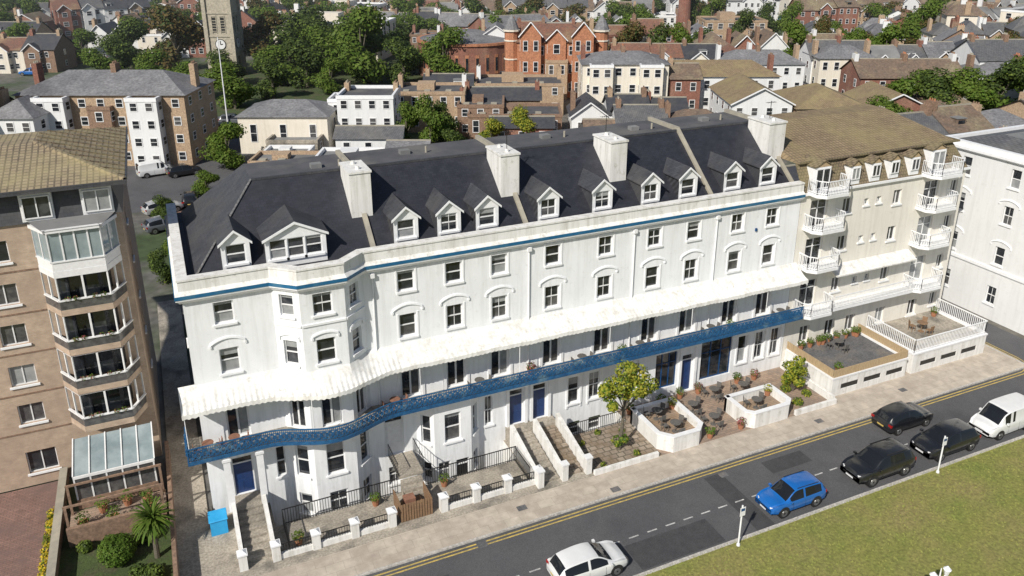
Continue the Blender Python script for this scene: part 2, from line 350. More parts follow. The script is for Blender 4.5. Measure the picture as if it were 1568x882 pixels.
for xc,w,z0,z1,st in((15.85,.5,1.4,3.4,'sash'),(17.7,.95,.95,3.4,'bdoor'),(19.3,.95,.95,3.4,'bdoor'),(21.7,.8,1.4,3.3,'sash'),(23.2,.8,1.4,3.3,'sash'),(21.8,.8,-1,.0,'sash'),(23.3,.9,-1,.0,'sash'),(26.0,1.0,1.1,3.2,'sash'),(28.7,1.7,.75,3.4,'blue'),(30.4,.95,.1,2.9,'bdoor'),(32.8,2.6,.6,3.5,'blue'),(35.0,.8,1.2,3.3,'sash'),(36.5,.8,1.2,3.3,'sash'),(37.9,.8,1.2,3.3,'sash')):
    o.append((xc-w/2-B0,xc+w/2-B0,z0,z1,st))
frC=wall(wallm,win,(B0,0),(38.7,0),-1.95,4.4,o,white)
for xc in (17.7,19.3,30.4):
    for e in(-1,1): wallm.lbox(frC,xc-B0+e*.62-.09,xc-B0+e*.62+.09,-.01,.14,.95 if xc<30 else .1,3.6,trim)
    wallm.lbox(frC,xc-B0-.75,xc-B0+.75,-.01,.25,3.604,3.8,trim)
for xc in (21.7,23.2,26,35,36.5,37.9):
    for e in(-1,1): wallm.lbox(frC,xc-B0+e*.5-.06,xc-B0+e*.5+.06,-.01,.06,1.1,3.5,trim)
    wallm.lbox(frC,xc-B0-.62,xc-B0+.62,-.01,.12,3.504,3.65,trim)
wall(wallm,win,(-.2,12.5),(-.2,0),-1.95,13,[(3,3.9,8.4,9.8,'sash'),(7.5,8.4,8.4,9.8,'sash'),(7.5,8.4,5,6.6,'sash')],white_old)
wallm.poly([(38.7,0,-1.9),(38.7,12.5,-1.9),(38.7,12.5,13),(38.7,0,13)],white_old)
wallm.poly([(-.2,12.5,-1.9),(38.7,12.5,-1.9),(38.7,12.5,13),(-.2,12.5,13)],white_old)
P=[(-.2,12.5),(-.2,0),(4,0),(5.2,-1),(7.5,-1),(8.7,0),(38.72,0)]
wallm.sweep(P,[(-.02,12.72),(.12,12.78),(.2,12.9),(.30,12.98),(.30,13.06),(-.02,13.06)],trim)
wallm.sweep(P,[(-.02,13.063),(.33,13.063),(.33,13.24),(-.02,13.24)],blue_c)
wallm.sweep(P,[(-.02,13.243),(.30,13.243),(.12,13.42),(.10,13.9),(.15,13.93),(.15,14.02),(-.38,14.02),(-.38,13.243)],white_old)
for x in(9.2,18.45,25.6,31.8):
    wallm.cyl((x,-.08,4.6),(x,-.08,12.7),.045,.045,6,trim,False);wallm.box(x-.12,x+.12,-.2,-.02,12.45,12.68,trim)
for x,z in((10,7.5),(22,7.6),(35,11.1)): wallm.box(x,x+.14,-.09,-.005,z,z+.2,blue)
wallm.obj("walls",T);win.obj("windows",T)
rf=MB()
rf.poly([(.1,.3,13.45),(38.7,.3,13.45),(38.7,.9,13.5),(.1,.9,13.5)],felt_d);rf.poly([(4.2,.3,13.45),(5.35,-.62,13.45),(7.35,-.62,13.45),(8.5,.3,13.45)],felt_d)
rf.poly([(.1,.3,13.45),(.5,.7,13.45),(.5,12.2,13.45),(.1,12.2,13.45)],felt_d)
zr=lambda y:13.5+(y-.7)*3.6/4.3
rf.poly([(.45,.7,13.5),(38.7,.7,13.5),(38.7,5,17.1),(4.1,5,17.1)],slate)
rf.poly([(.45,.7,13.5),(4.1,5,17.1),(4.1,8.5,17.1),(.45,12.2,13.5)],slate_m)
rf.poly([(4.1,5,17.1),(38.7,5,17.1),(38.7,8.5,17.1),(4.1,8.5,17.1)],felt_d)
rf.poly([(.45,12.2,13.5),(4.1,8.5,17.1),(38.7,8.5,17.1),(38.7,12.2,13.5)],slate)
rf.bar((.45,.7,13.54),(4.1,5,17.14),.10,slate_g);rf.bar((4.1,5,17.13),(38.7,5,17.13),.14,slate_m)
for x in(9.6,18.7,31.9,38.6):
    a,b_=.7,5
    rf.hexa([(x-.13,a,zr(a)-.1),(x+.13,a,zr(a)-.1),(x+.13,b_,zr(b_)-.1),(x-.13,b_,zr(b_)-.1),(x-.13,a,zr(a)+.2),(x+.13,a,zr(a)+.2),(x+.13,b_,zr(b_)+.2),(x-.13,b_,zr(b_)+.2)],lead)
    rf.box(x-.13,x+.13,5.003,8.5,17,17.35,lead)
for x,y in((7.5,5.8),(13,6.6),(22.5,6.6),(29,6.2),(35,6.5)):
    rf.box(x,x+.6,y,y+.5,17.1,17.35,felt);rf.cyl((x+1.6,y,17.1),(x+1.6,y,17.5),.07,.07,8,lead)
for x,y in((18.4,3.0),(25.8,4.2),(38.3,3.4)):
    rf.bar((x,y,17.7),(x,y,18.9),.03,black);rf.bar((x-.4,y,18.8),(x+.4,y,18.8),.02,black)
    for i in range(6): rf.bar((x-.35+i*.14,y-.16,18.8),(x-.35+i*.14,y+.16,18.8),.014,black)
rf.obj("roof",T)
dm=MB()
def dormer(xc,w,nw=1,y=1.0):
    z0=zr(y)-.05;ze=15.15;za=15.15+min(.72,.34*w/1.5+.3);fr,_=frame((xc-w/2,y),(xc+w/2,y))
    ww=(w-.36)/nw
    ops=[(.18+i*ww+.03,.18+i*ww+ww-.03,14.0,15.04,'sash') for i in range(nw)]
    wall(dm,dm,(xc-w/2,y),(xc+w/2,y),z0,ze,ops,trim,.12)
    dm.poly([(xc-w/2,y,ze),(xc+w/2,y,ze),(xc,y,za)],trim)
    yb=.7+(ze-13.5)*4.3/3.6;yr=.7+(za-13.5)*4.3/3.6
    for e in(-1,1):
        X=xc+e*w/2;dm.poly([(X,y,z0),(X,y,ze),(X,yb,ze)],slate_m)
        X2=xc+e*(w/2+.13);zz=ze-.07
        dm.hexa([(X2,y-.12,zz),(xc,y-.12,za+.02),(xc,yr+.1,za+.02),(X2,yb,zz),(X2,y-.12,zz+.06),(xc,y-.12,za+.08),(xc,yr+.1,za+.08),(X2,yb,zz+.06)],slate_m)
        dm.hexa([(X2,y-.17,zz-.08),(xc,y-.17,za-.06),(xc,y-.123,za-.06),(X2,y-.123,zz-.08),(X2,y-.17,zz+.05),(xc,y-.17,za+.07),(xc,y-.123,za+.07),(X2,y-.123,zz+.05)],trim)
for x in(2.6,11.5,14.0,16.3,20.2,23.85,27.3,30.1,33.6,36.5): dormer(x,1.4)
dormer(5.55,3.1,3,.75)
dm.obj("dormers",T)
ch=MB()
for x,wx in((9.5,.58),(18.4,.58),(25.8,.58),(38.3,.7)):
    ch.box(x-wx,x+wx,2.5,4.7,14.6,17.5,white_old);ch.box(x-wx-.06,x+wx+.06,2.44,4.76,17.503,17.62,white_old)
    for i in range(2):
        ch.cyl((x,3.0+i*1.1,17.62),(x,3.0+i*1.1,17.8),.13,.11,8,white_old)
ch.obj("chimney_stacks",T)
def bump(X,amp): 
    d=abs(X-6.35)
    return -amp*.5*(1+math.cos(math.pi*d/3.6)) if d<3.6 else 0
def wy(X):
    if X<4 or X>8.7: return 0
    if X<5.2: return -(X-4)/1.2
    if X<7.5: return -1
    return -(8.7-X)/1.2
aw=MB();n=640;rows=[]
for i in range(n+1):
    X=-1.0+40.0*i/n;yt=wy(X)+.05;yf=-1.3+bump(X,1.05);r=[]
    amp=.020 if X<10.3 else .006
    rip=amp*math.sin(2*math.pi*X/.28)+ .02*math.sin(X*1.3)+.012*math.sin(X*4.1)
    for j in range(7):
        t=j/6;r.append((X,yt+(yf-yt)*t,8.2-.85*(1-(1-t)**1.5)+rip*t))
    r.append((X,yf-.02,7.16+rip-.05*abs(math.sin(math.pi*X/.28))))
    rows.append(r)
b=len(aw.v);k=aw.m(canopy_m)
for r in rows: aw.v+=r
for i in range(n):
    for j in range(7):
        aw.f.append((b+i*8+j,b+i*8+j+1,b+i*8+8+j+1,b+i*8+8+j));aw.mi.append(k)
for i in range(7):
    X=-.9+i*6.08;yf=-1.25+bump(X,1.02);aw.cyl((X,yf,4.6),(X,yf,7.2),.022,.022,6,trim,False)
aw.poly([(-1,.05,8.2),(-1,-1.3,7.35),(-1,.05,7.35)],trim)
aw.obj("balcony_canopy",T)
bl=MB();pts=[(-1+39.9*i/260) for i in range(261)]
path=[(X,-1.3+bump(X,1.0)) for X in pts]
wpath=[(X,wy(X)+.02) for X in pts]
for i in range(260):
    (x0,y0),(x1,y1)=path[i],path[i+1];w0,w1=wpath[i][1],wpath[i+1][1]
    if x0<-.2: w0=w1=.9
    bl.poly([(x0,y0,4.58),(x1,y1,4.58),(x1,w1,4.58),(x0,w0,4.58)],yard);bl.poly([(x0,y0,4.44),(x1,y1,4.44),(x1,w1,4.44),(x0,w0,4.44)],white_old)
full=[(-1.0,.9)]+path
bl.sweep(full,[(0,4.42),(.05,4.42),(.05,4.62),(0,4.62)],blue_b)
bl.sweep(full,[(-.03,5.32),(.03,5.32),(.03,5.38),(-.03,5.38)],blue_b)
bl.sweep(full,[(-.015,4.70),(.015,4.70),(.015,4.74),(-.015,4.74)],blue_b)
bl.sweep(full,[(-.015,5.16),(.015,5.16),(.015,5.20),(-.015,5.20)],blue_b)
def along(path,step):
    out=[];acc=0
    for i in range(len(path)-1):
        a=Vector(path[i]);b_=Vector(path[i+1]);l=(b_-a).length
        while acc<l: out.append(a+(b_-a)*(acc/l));acc+=step
        acc-=l
    return out
al=along(full,.10)
for i,p in enumerate(al):
    bl.bar((p.x,p.y,4.62),(p.x,p.y,5.32),.034,blue_b)
    if i+3<len(al) and i%3==0:
        q=al[i+3];bl.bar((p.x,p.y-.01,4.73),(q.x,q.y-.01,5.18),.05,blue_b);bl.bar((p.x,p.y-.01,5.18),(q.x,q.y-.01,4.73),.05,blue_b)
        m_=(p+q)/2;bl.cyl((m_.x,m_.y-.03,4.95),(m_.x,m_.y+.03,4.95),.11,.11,8,blue_b)
bl.obj("balcony",T)
st=MB()
def stairs(mb,x0,x1,yt,zt,yb,zb,n,mat):
    for i in range(n):
        z=zt-(zt-zb)*(i+1)/(n+1);y0=yt+(yb-yt)*i/n;y1=yt+(yb-yt)*(i+1)/n
        mb.box(x0,x1,y1,y0,-.1,z,mat)
def slopewall(mb,x0,x1,yt,zt,yb,zb,mat,base=-.1):
    mb.hexa([(x0,yb,base),(x1,yb,base),(x1,yt,base),(x0,yt,base),(x0,yb,zb),(x1,yb,zb),(x1,yt,zt),(x0,yt,zt)],mat)
st.box(.75,2.45,-1.3,-.003,-1.9,.997,yard);stairs(st,.95,2.25,-1.3,1,-4.2,0,7,yard)
for x in(.7,2.25): slopewall(st,x,x+.2,-1.303,1.6,-4.2,.6,white_old)
for x in(.75,2.4): st.box(x-.17,x+.17,-1.25,-.95,1.0,4.436,trim);st.box(x-.22,x+.22,-1.3,-.9,4.1,4.25,trim)
st.box(16.95,20.15,-.9,-.003,-1.9,.947,yard)
for x in(17.15,18.75): stairs(st,x,x+1.15,-.9,.95,-4.7,0,8,stonep if x>18 else yard)
for x in(16.85,18.4,19.95): slopewall(st,x,x+.24,-.903,1.65,-4.7,.65,white_old);st.box(x-.06,x+.3,-5.05,-4.7,-.1,1.05,white_old);st.box(x-.1,x+.34,-5.09,-4.66,1.053,1.14,trim)
st.box(9.55,10.95,-2.1,-.003,.85,.997,yard);stairs(st,9.6,10.8,-2.1,1,-3.6,0,4,yard)
st.obj("entrance_steps",T)
# ------------------------------------------------------------------ front gardens
def sheet(name,x0,x1,y0,y1,z,mat,holes=()):
    mb=MB()
    xs=sorted({x0,x1}|{h[0] for h in holes}|{h[1] for h in holes});ys=sorted({y0,y1}|{h[2] for h in holes}|{h[3] for h in holes})
    for i in range(len(xs)-1):
        for j in range(len(ys)-1):
            xc=(xs[i]+xs[i+1])/2;yc=(ys[j]+ys[j+1])/2
            if any(h[0]<xc<h[1] and h[2]<yc<h[3] for h in holes): continue
            mb.poly([(xs[i],ys[j],z),(xs[i+1],ys[j],z),(xs[i+1],ys[j+1],z),(xs[i],ys[j+1],z)],mat)
    return mb.obj(name)
H1=(2.7,16.8,-2.1,.001);H2=(20.4,24.9,-1.3,.001)
sheet("ground",-1500,1500,-400,2500,-.12,townground,[H1,H2])
lw=MB()
for h in(H1,H2):
    x0,x1,y0,y1=h
    lw.poly([(x0,y0,-1.94),(x1,y0,-1.94),(x1,y1+.5,-1.94),(x0,y1+.5,-1.94)],yard)
    lw.poly([(x0,y0,-1.94),(x1,y0,-1.94),(x1,y0,.0),(x0,y0,.0)],white_old);lw.poly([(x0,y0,-1.94),(x0,y1,-1.94),(x0,y1,0),(x0,y0,0)],white_old);lw.poly([(x1,y0,-1.94),(x1,y1,-1.94),(x1,y1,0),(x1,y0,0)],white_old)
lw.obj("basement_lightwell")
sheet("front_yard",-.5,20.3,-5.3,-.002,-.004,yard,[H1])
sheet("stone_garden",20.3,25,-5.3,-.002,-.003,stonep,[H2])
sheet("patio",25,38.9,-5.3,-.002,.0,patio)
sheet("side_path",-2.3,-.5,-5.3,30,-.02,yard)
def railing(mb,p,q,z0,h,step,mat,t=.022,top=.04,base=True):
    p=Vector(p);q=Vector(q);l=(q-p).length;n=max(1,int(l/step))
    for i in range(n+1):
        a=p+(q-p)*i/n;mb.bar((a.x,a.y,z0),(a.x,a.y,z0+h),t,mat)
    mb.bar((p.x,p.y,z0+h),(q.x,q.y,z0+h),top,mat)
    if base: mb.bar((p.x,p.y,z0+.1),(q.x,q.y,z0+.1),top*.8,mat)
bw=MB();px=[2.4,4.4,6.4,8.4,11.3,13.2,15.1,17.0];
for x in [.8]+px:
    y=-4.5
    bw.box(x-.2,x+.2,y-.2,y+.2,-.1,.9,white_old);bw.box(x-.25,x+.25,y-.25,y+.25,.903,.98,trim);bw.hexa([(x-.21,y-.21,.983),(x+.21,y-.21,.983),(x+.21,y+.21,.983),(x-.21,y+.21,.983),(x-.05,y-.05,1.1),(x+.05,y-.05,1.1),(x+.05,y+.05,1.1),(x-.05,y+.05,1.1)],trim)
for a,b_ in zip(px[:-1],px[1:]):
    if a==8.4: continue
    bw.box(a+.203,b_-.203,-4.62,-4.38,-.1,.3,white_old);railing(bw,(a+.25,-4.5),(b_-.25,-4.5),.3,.5,.13,black)
bw.obj("boundary_wall")
rl=MB()
for a,b_ in((3.1,9.4),(11.05,16.7)): railing(rl,(a,-2.15),(b_,-2.15),0,1.0,.14,black,.026,.045)
railing(rl,(9.5,-2.1),(9.5,-.1),.997,.9,.2,black);railing(rl,(11.0,-2.1),(11.0,-.1),.997,.9,.2,black);railing(rl,(20.5,-1.35),(24.8,-1.35),0,.9,.14,black);railing(rl,(3.1,-2.15),(3.1,-4.2),0,1.0,.14,black,.026,.045)
railing(rl,(16.6,-2.2),(16.6,-4.3),0,1.0,.14,black,.026,.045)
rl.obj("iron_railing")
bs=MB()
for i in range(12):
    x=8.9+i*.15;bs.box(x,x+.11,-4.55,-4.5,0,1.1,wood)
for i in range(9):
    y=-4.4+i*.15;bs.box(8.9,8.95,y,y+.11,0,1.1,wood);bs.box(10.6,10.65,y,y+.11,0,1.1,wood)
bs.box(8.9,10.65,-4.49,-4.45,.8,.88,wood);bs.box(8.9,10.65,-4.49,-4.45,.2,.28,wood);bs.box(9.2,10.3,-4.2,-3.4,.0,.5,wood);bs.box(9.3,9.9,-4.0,-3.5,.503,.9,fabric)
bs.obj("timber_bin_store")
gw=MB();gw.box(20.3,24.7,-5.35,-5.15,-.1,.3,white_old);gw.box(35.3,38.8,-5.35,-5.15,-.1,.35,white_old);gw.box(38.6,38.8,-5.148,-.1,-.1,.5,white_old);gw.obj("garden_wall")
def enclosure(name,pts,h,fl,floorm):
    mb=MB();pts2=pts+[pts[0]]
    mb.sweep(pts2,[(0,-.1),(0,h),(-.22,h),(-.22,-.1)],white_old,True)
    mb.sweep(pts2,[(.04,h+.003),(.04,h+.07),(-.26,h+.07),(-.26,h+.003)],trim,True)
    mb.poly([(p[0],p[1],fl) for p in pts],floorm);return mb.obj(name)
enclosure("terrace_seating_wall",[(25.0,-1.6),(25.0,-4.6),(25.7,-5.35),(27.6,-5.35),(28.2,-4.8),(28.2,-1.6)],1.05,.55,deckm)
enclosure("terrace_seating_wall",[(31.4,-2.9),(31.4,-4.9),(31.9,-5.35),(34.6,-5.35),(35.1,-4.9),(35.1,-2.9)],1.05,.5,deckm)
pi=math.pi
def dining(name,x,y,z,m=black,sc=1,ch_=3):
    mb=MB();mb.cyl((0,0,.72),(0,0,.75),.38,.38,16,m);mb.cyl((0,0,0),(0,0,.72),.03,.03,6,m);mb.cyl((0,0,0),(0,0,.03),.22,.2,12,m)
    for i in range(ch_):
        a=i*2.09+.5 if ch_==3 else i*pi+.1;c,s_=math.cos(a)*.68,math.sin(a)*.68
        mb.box(c-.18,c+.18,s_-.18,s_+.18,.42,.46,m)
        for e in(-.16,.16):
            for f in(-.16,.16): mb.bar((c+e,s_+f,0),(c+e,s_+f,.42),.03,m)
        k=.19*math.cos(a),.19*math.sin(a);pp=(-math.sin(a)*.18,math.cos(a)*.18)
        mb.hexa([(c+k[0]-pp[0],s_+k[1]-pp[1],.47),(c+k[0]+pp[0],s_+k[1]+pp[1],.47),(c+k[0]*1.2+pp[0],s_+k[1]*1.2+pp[1],.47),(c+k[0]*1.2-pp[0],s_+k[1]*1.2-pp[1],.47)]+[(c+k[0]*1.2-pp[0],s_+k[1]*1.2-pp[1],.84),(c+k[0]*1.2+pp[0],s_+k[1]*1.2+pp[1],.84),(c+k[0]*1.4+pp[0],s_+k[1]*1.4+pp[1],.84),(c+k[0]*1.4-pp[0],s_+k[1]*1.4-pp[1],.84)],m)
    o=mb.obj(name,None,(x,y,z));o.scale=(sc,sc,sc)
for x,y,z in((26.6,-4.2,.55),(26.3,-2.6,.55),(33.0,-4.1,.5),(34.0,-1.6,0),(31.8,-1.3,0),(29.4,-2.2,0),(29.8,-3.9,0)): dining("table_and_chairs",x,y,z,rattan,.9)
for x in(.0,1.3,9.9,15,21.8,26,31.5,37.4): dining("table_and_chairs",x,-.72,4.585,fabric if x<12 else rattan,.78,2)
def crown(mb,rng,cs,n,s,mats):
    for _ in range(n):
        c,r=rng.choice(cs)
        z=rng.uniform(-1,1);a=rng.uniform(0,2*pi);q=(1-z*z)**.5;rr=r*(rng.uniform(.45,1.08)**.6)
        p=Vector(c)+Vector((q*math.cos(a)*rr,q*math.sin(a)*rr,z*rr*.85))
        nrm=(Vector((q*math.cos(a),q*math.sin(a),z))+Vector((rng.gauss(0,.5),rng.gauss(0,.5),rng.gauss(0,.5)+.4))).normalized()
        u=nrm.orthogonal().normalized();w=nrm.cross(u);t=rng.uniform(0,pi);u,w=u*math.cos(t)+w*math.sin(t),w*math.cos(t)-u*math.sin(t)
        k=s*rng.uniform(.6,1.3)
        mb.poly([p-u*k,p-w*k*.6,p+u*k,p+w*k*.6],mats[0] if rng.random()<.7 else mats[-1])
g=random.Random(3)
def pot(x,y,z,r=.2,m=leaf_h):
    mb=MB();mb.cyl((0,0,0),(0,0,r*1.6),r*.7,r,10,terrapot);crown(mb,g,[((0,0,r*2.5),r*1.5)],160,.06,[m,leaf_g]);mb.obj("potted_plant",None,(x,y,z),recalc=False)
for x,y,z,m in((28.0,-.6,0,leaf_h),(29.6,-.5,0,leaf_g),(31.1,-.5,0,pinkf),(34.4,-.5,0,leaf_h),(35.8,-.6,0,pinkf),(25.5,-.7,0,leaf_g),(28.7,-5.0,0,leaf_h),(31.1,-5.0,0,pinkf),(27.9,-2.0,.55,leaf_y),(34.7,-3.2,.5,leaf_y),(3.6,-3.9,0,leaf_g),(8,-2.6,0,leaf_h),(12,-2.6,0,leaf_g),(40,-4,1.36,leaf_h),(45.2,-.6,1.36,leaf_g),(42,-.5,1.36,leaf_h),(53,-.8,1.51,leaf_g),(18.4,-.5,4.585,pinkf),(24.6,-.9,4.585,leaf_h),(33,-.9,4.585,leaf_h)): pot(x,y,z,.22,m)
bb=MB();bb.box(-.42,.42,-.33,.33,0,.9,plastic_b);bb.hexa([(-.47,-.4,.903),(.47,-.4,.903),(.47,.38,.903),(-.47,.38,.903),(-.45,-.36,.95),(.45,-.36,.95),(.45,.36,1.08),(-.45,.36,1.08)],plastic_b)
for e in(-.4,.4): bb.cyl((e-.04,.36,.1),(e+.04,.36,.1),.1,.1,10,black)
bb.obj("blue_wheelie_bin",None,(-.05,-1.2,0))
# ------------------------------------------------------------------ road
sheet("road",-120,200,-12.8,-7.32,-.10,asphalt)
sheet("side_street",55.4,59,-7.32,120,-.098,asphalt)
sheet("pavement",-120,55.2,-7.2,-5.3,.0,paving);sheet("pavement",38.9,55.2,-5.3,-.1,-.001,paving)
sheet("pavement",59.2,140,-12,-6,.0,paving)
kb=MB();kb.box(-120,55.4,-7.32,-7.2,-.12,.006,kerbm);kb.box(55.2,55.4,-7.2,60,-.12,.005,kerbm);kb.box(-120,200,-13.0,-12.8,-.12,.005,kerbm);kb.obj("kerb")
ln=MB()
for y in(-7.55,-7.78): ln.poly([(-100,y-.045,-.096),(54,y-.045,-.096),(54,y+.045,-.096),(-100,y+.045,-.096)],yellow)
for R in(1.65,1.88):
    for i in range(10):
        a0,a1=i/10*pi/2,(i+1)/10*pi/2;c=(54,-5.9)
        ln.poly([(c[0]+(R-.045)*math.sin(a0),c[1]-(R-.045)*math.cos(a0),-.0935),(c[0]+(R+.045)*math.sin(a0),c[1]-(R+.045)*math.cos(a0),-.0935),(c[0]+(R+.045)*math.sin(a1),c[1]-(R+.045)*math.cos(a1),-.0935),(c[0]+(R-.045)*math.sin(a1),c[1]-(R-.045)*math.cos(a1),-.0935)],yellow)
    ln.poly([(54+R-.045,-5.9,-.0935),(54+R+.045,-5.9,-.0935),(54+R+.045,30,-.0935),(54+R-.045,30,-.0935)],yellow)
x=-30
while x<110:
    ln.poly([(x,-10.45,-.096),(x+.6,-10.45,-.096),(x+.6,-10.37,-.096),(x,-10.37,-.096)],whitel);x+=1.15
ln.obj("road_markings")
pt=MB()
for a,b_,c,d in((18.9,24.0,-12.6,-10.8),(30,33,-9.3,-8.2),(8,10,-9.9,-8.9),(26,27.2,-12.7,-8.0)): pt.poly([(a,c,-.0965),(b_,c,-.0965),(b_,d,-.0965),(a,d,-.0965)],asph2)  # first quad is a cast shadow painted as darker tarmac, the rest patches
pt.obj("road_patch_and_shade")
cv=MB()
for x,y,z in((20.5,-7.05,.004),(27,-8.4,-.094),(12,-7.9,-.094),(36,-6.6,.004),(15,-6.3,.004),(44,-6.1,.004)):
    cv.poly([(x,y,z),(x+.55,y,z),(x+.55,y+.4,z),(x,y+.4,z)],darkpave)
cv.obj("manhole_cover")
sheet("lawn",-120,200,-90,-13.0,-.03,lawn)
gr=random.Random(9);gt=MB()
for _ in range(9000):
    x=gr.uniform(14,62);y=-13.02-abs(gr.gauss(0,5.5)) if gr.random()<.75 else -13.02+gr.random()*.06;s_=gr.uniform(.03,.07);a=gr.uniform(0,pi);c,s2=math.cos(a)*s_,math.sin(a)*s_
    h_=gr.uniform(.02,.06);gt.poly([(x-c,y-s2,-.03),(x+c,y+s2,-.03),(x+gr.uniform(.02,.1),y+gr.uniform(.02,.08),-.03+h_)],blades)
gt.obj("grass_tufts",recalc=False)
# ------------------------------------------------------------------ cars
CARS={}
def carmesh(paint,kind):
    mb=MB()
    if kind=='van':
        S=[(-2.25,.35,.95,1.0,.80,.66),(-2.18,.28,1.05,1.7,.88,.74),(-1.9,.26,1.05,1.82,.9,.77),(-.6,.25,1.05,1.86,.9,.77),(.5,.22,1.04,1.82,.9,.76),(.95,.22,1.02,1.60,.9,.72),(1.45,.22,1.0,1.07,.89,.74),(1.95,.28,.86,.90,.84,.62),(2.2,.36,.66,.68,.74,.5)]
    elif kind=='suv':
        S=[(-2.2,.42,.85,.90,.78,.62),(-2.12,.35,1.04,1.12,.87,.68),(-1.9,.32,1.06,1.48,.91,.67),(-1.5,.3,1.05,1.60,.93,.69),(-.4,.3,1.03,1.66,.94,.70),(.35,.3,1.02,1.58,.94,.68),(1.1,.3,1.00,1.07,.93,.76),(1.7,.32,.95,.99,.91,.70),(2.08,.38,.82,.86,.83,.6),(2.22,.44,.62,.66,.74,.5)]
    else:
        S=[(-2.1,.35,.72,.78,.76,.6),(-2.02,.28,.93,1.0,.85,.62),(-1.74,.25,.95,1.32,.88,.62),(-1.35,.24,.94,1.43,.89,.63),(-.4,.22,.92,1.49,.9,.65),(.3,.22,.91,1.41,.9,.63),(1.1,.22,.90,.97,.89,.72),(1.62,.25,.84,.89,.87,.66),(1.98,.3,.71,.76,.80,.58),(2.1,.38,.56,.60,.70,.5)]
    def cr(a,b,c,d,t):
        return .5*(2*b+(c-a)*t+(2*a-5*b+4*c-d)*t*t+(3*b-a-3*c+d)*t**3)
    F_=[]
    for i in range(len(S)-1):
        a,b_,c,d=S[max(i-1,0)],S[i],S[i+1],S[min(i+2,len(S)-1)]
        k=5
        for j in range(k):
            t=j/k;F_.append(tuple([b_[0]+(c[0]-b_[0])*t]+[cr(a[q],b_[q],c[q],d[q],t) for q in range(1,6)]))
    F_.append(S[-1])
    def ring(t):
        X,zl,zb,zf,hw,hr=t
        h=[(hw*.85,zl),(hw*.96,zl+.06),(hw,zl+.26),(hw*1.0,zb-.22),(hw*.985,zb-.06),(hw*.945,zb),(hr+.01,zf-.075),(hr*.93,zf-.025),(hr*.55,zf+.005)]
        return [(X,a,b_) for a,b_ in h]+[(X,0,zf+.015)]+[(X,-a,b_) for a,b_ in reversed(h)]
    n=19;b0=len(mb.v);kp=mb.m(paint);kg=mb.m(carglass);kb_=mb.m(black)
    for t in F_: mb.v+=ring(t)
    pil=(-.35,) if kind!='van' else (.35,)
    for i in range(len(F_)-1):
        A,B=F_[i],F_[i+1];hA,hB=A[3]-A[2],B[3]-B[2];xm=(A[0]+B[0])/2;sl_=abs(A[3]-B[3])/(B[0]-A[0])
        for j in range(n-1):
            k=kp
            if j in(5,12):
                if min(hA,hB)>.16 and -1.75<xm<1.0 and not any(abs(xm-p)<.06 for p in pil): k=kg
                if kind=='van' and xm<.1: k=kp
                if .72<sl_ and xm<0: k=kp
            if j in(7,8,9,10) and sl_>.42 and max(hA,hB)>.1: k=kg
            if j in(0,17): k=kb_
            mb.f.append((b0+i*n+j,b0+i*n+j+1,b0+(i+1)*n+j+1,b0+(i+1)*n+j));mb.mi.append(k)
        mb.f.append((b0+i*n,b0+i*n+n-1,b0+(i+1)*n+n-1,b0+(i+1)*n));mb.mi.append(kb_)
    mb.f.append(tuple(b0+j for j in range(n)));mb.mi.append(kp);e=b0+(len(F_)-1)*n;mb.f.append(tuple(e+j for j in range(n)));mb.mi.append(kp)
    hw=S[4][4];wr=.31 if kind!='suv' else .36
    for X in(-1.32,1.3):
        for e in(-1,1):
            mb.cyl((X,e*(hw-.3),wr+.03),(X,e*(hw+.006),wr+.03),wr+.06,wr+.06,20,black)
            mb.cyl((X,e*(hw-.25),wr),(X,e*(hw+.022),wr),wr,wr,20,tyre);mb.cyl((X,e*(hw),wr),(X,e*(hw+.03),wr),wr*.68,wr*.64,14,alloy);mb.cyl((X,e*(hw),wr),(X,e*(hw+.034),wr),wr*.2,wr*.2,8,black)
    f=S[-2];r=S[1];zt=f[2]
    for e in(-1,1):
        mb.hexa([(f[0]-.28,e*(f[4]-.02),zt-.10),(f[0]+.02,e*(f[4]-.05),zt-.16),(f[0]+.09,e*.48,zt-.16),(f[0]+.0,e*.5,zt-.1),(f[0]-.28,e*(f[4]-.01),zt-.0),(f[0]-.02,e*(f[4]-.07),zt-.01),(f[0]+.05,e*.5,zt-.03),(f[0]-.0,e*.5,zt-.02)],lampw)
        mb.box(r[0]-.06,r[0]+.08,min(e*.6,e*(r[4]+.005)),max(e*.6,e*(r[4]+.005)),r[2]-.22,r[2]-.04,lampr)
        mb.box(.80,.94,min(e*.9,e*1.06),max(e*.9,e*1.06),f[2]+.17,f[2]+.29,paint)
        if kind=='suv': mb.bar((-1.55,e*(S[3][5]-.05),S[3][3]+.03),(.15,e*(S[4][5]-.07),S[4][3]+.0),.035,black)
        for dx in(-.37,.62): mb.bar((dx,e*(hw+.001),.35),(dx,e*(hw-.005),S[4][2]-.1),.01,black)
    mb.box(S[-1][0]-.06,S[-1][0]+.02,-.26,.26,.42,.52,lampw);mb.box(S[-1][0]-.1,S[-1][0]+.012,-.5,.5,.54,.60,black);mb.box(S[0][0]-.02,S[0][0]+.05,-.26,.26,.5,.6,yellow)
    return mb.mesh("car_mesh",30)
def car(name,x,y,rot,paint,kind='hatch',sc=1.0):
    k=(paint.name,kind)
    if k not in CARS: CARS[k]=carmesh(paint,kind)
    o=bpy.data.objects.new(name,CARS[k]);SC.collection.objects.link(o);o.location=(x,y,-.10);o.rotation_euler=(0,0,rot);o.scale=(sc,sc,sc);return o
car("parked_hatchback_car",16.35,-11.55,0,p_white,'hatch',.92);car("parked_crossover_car",29.05,-11.7,pi,p_blue,'suv',.86)
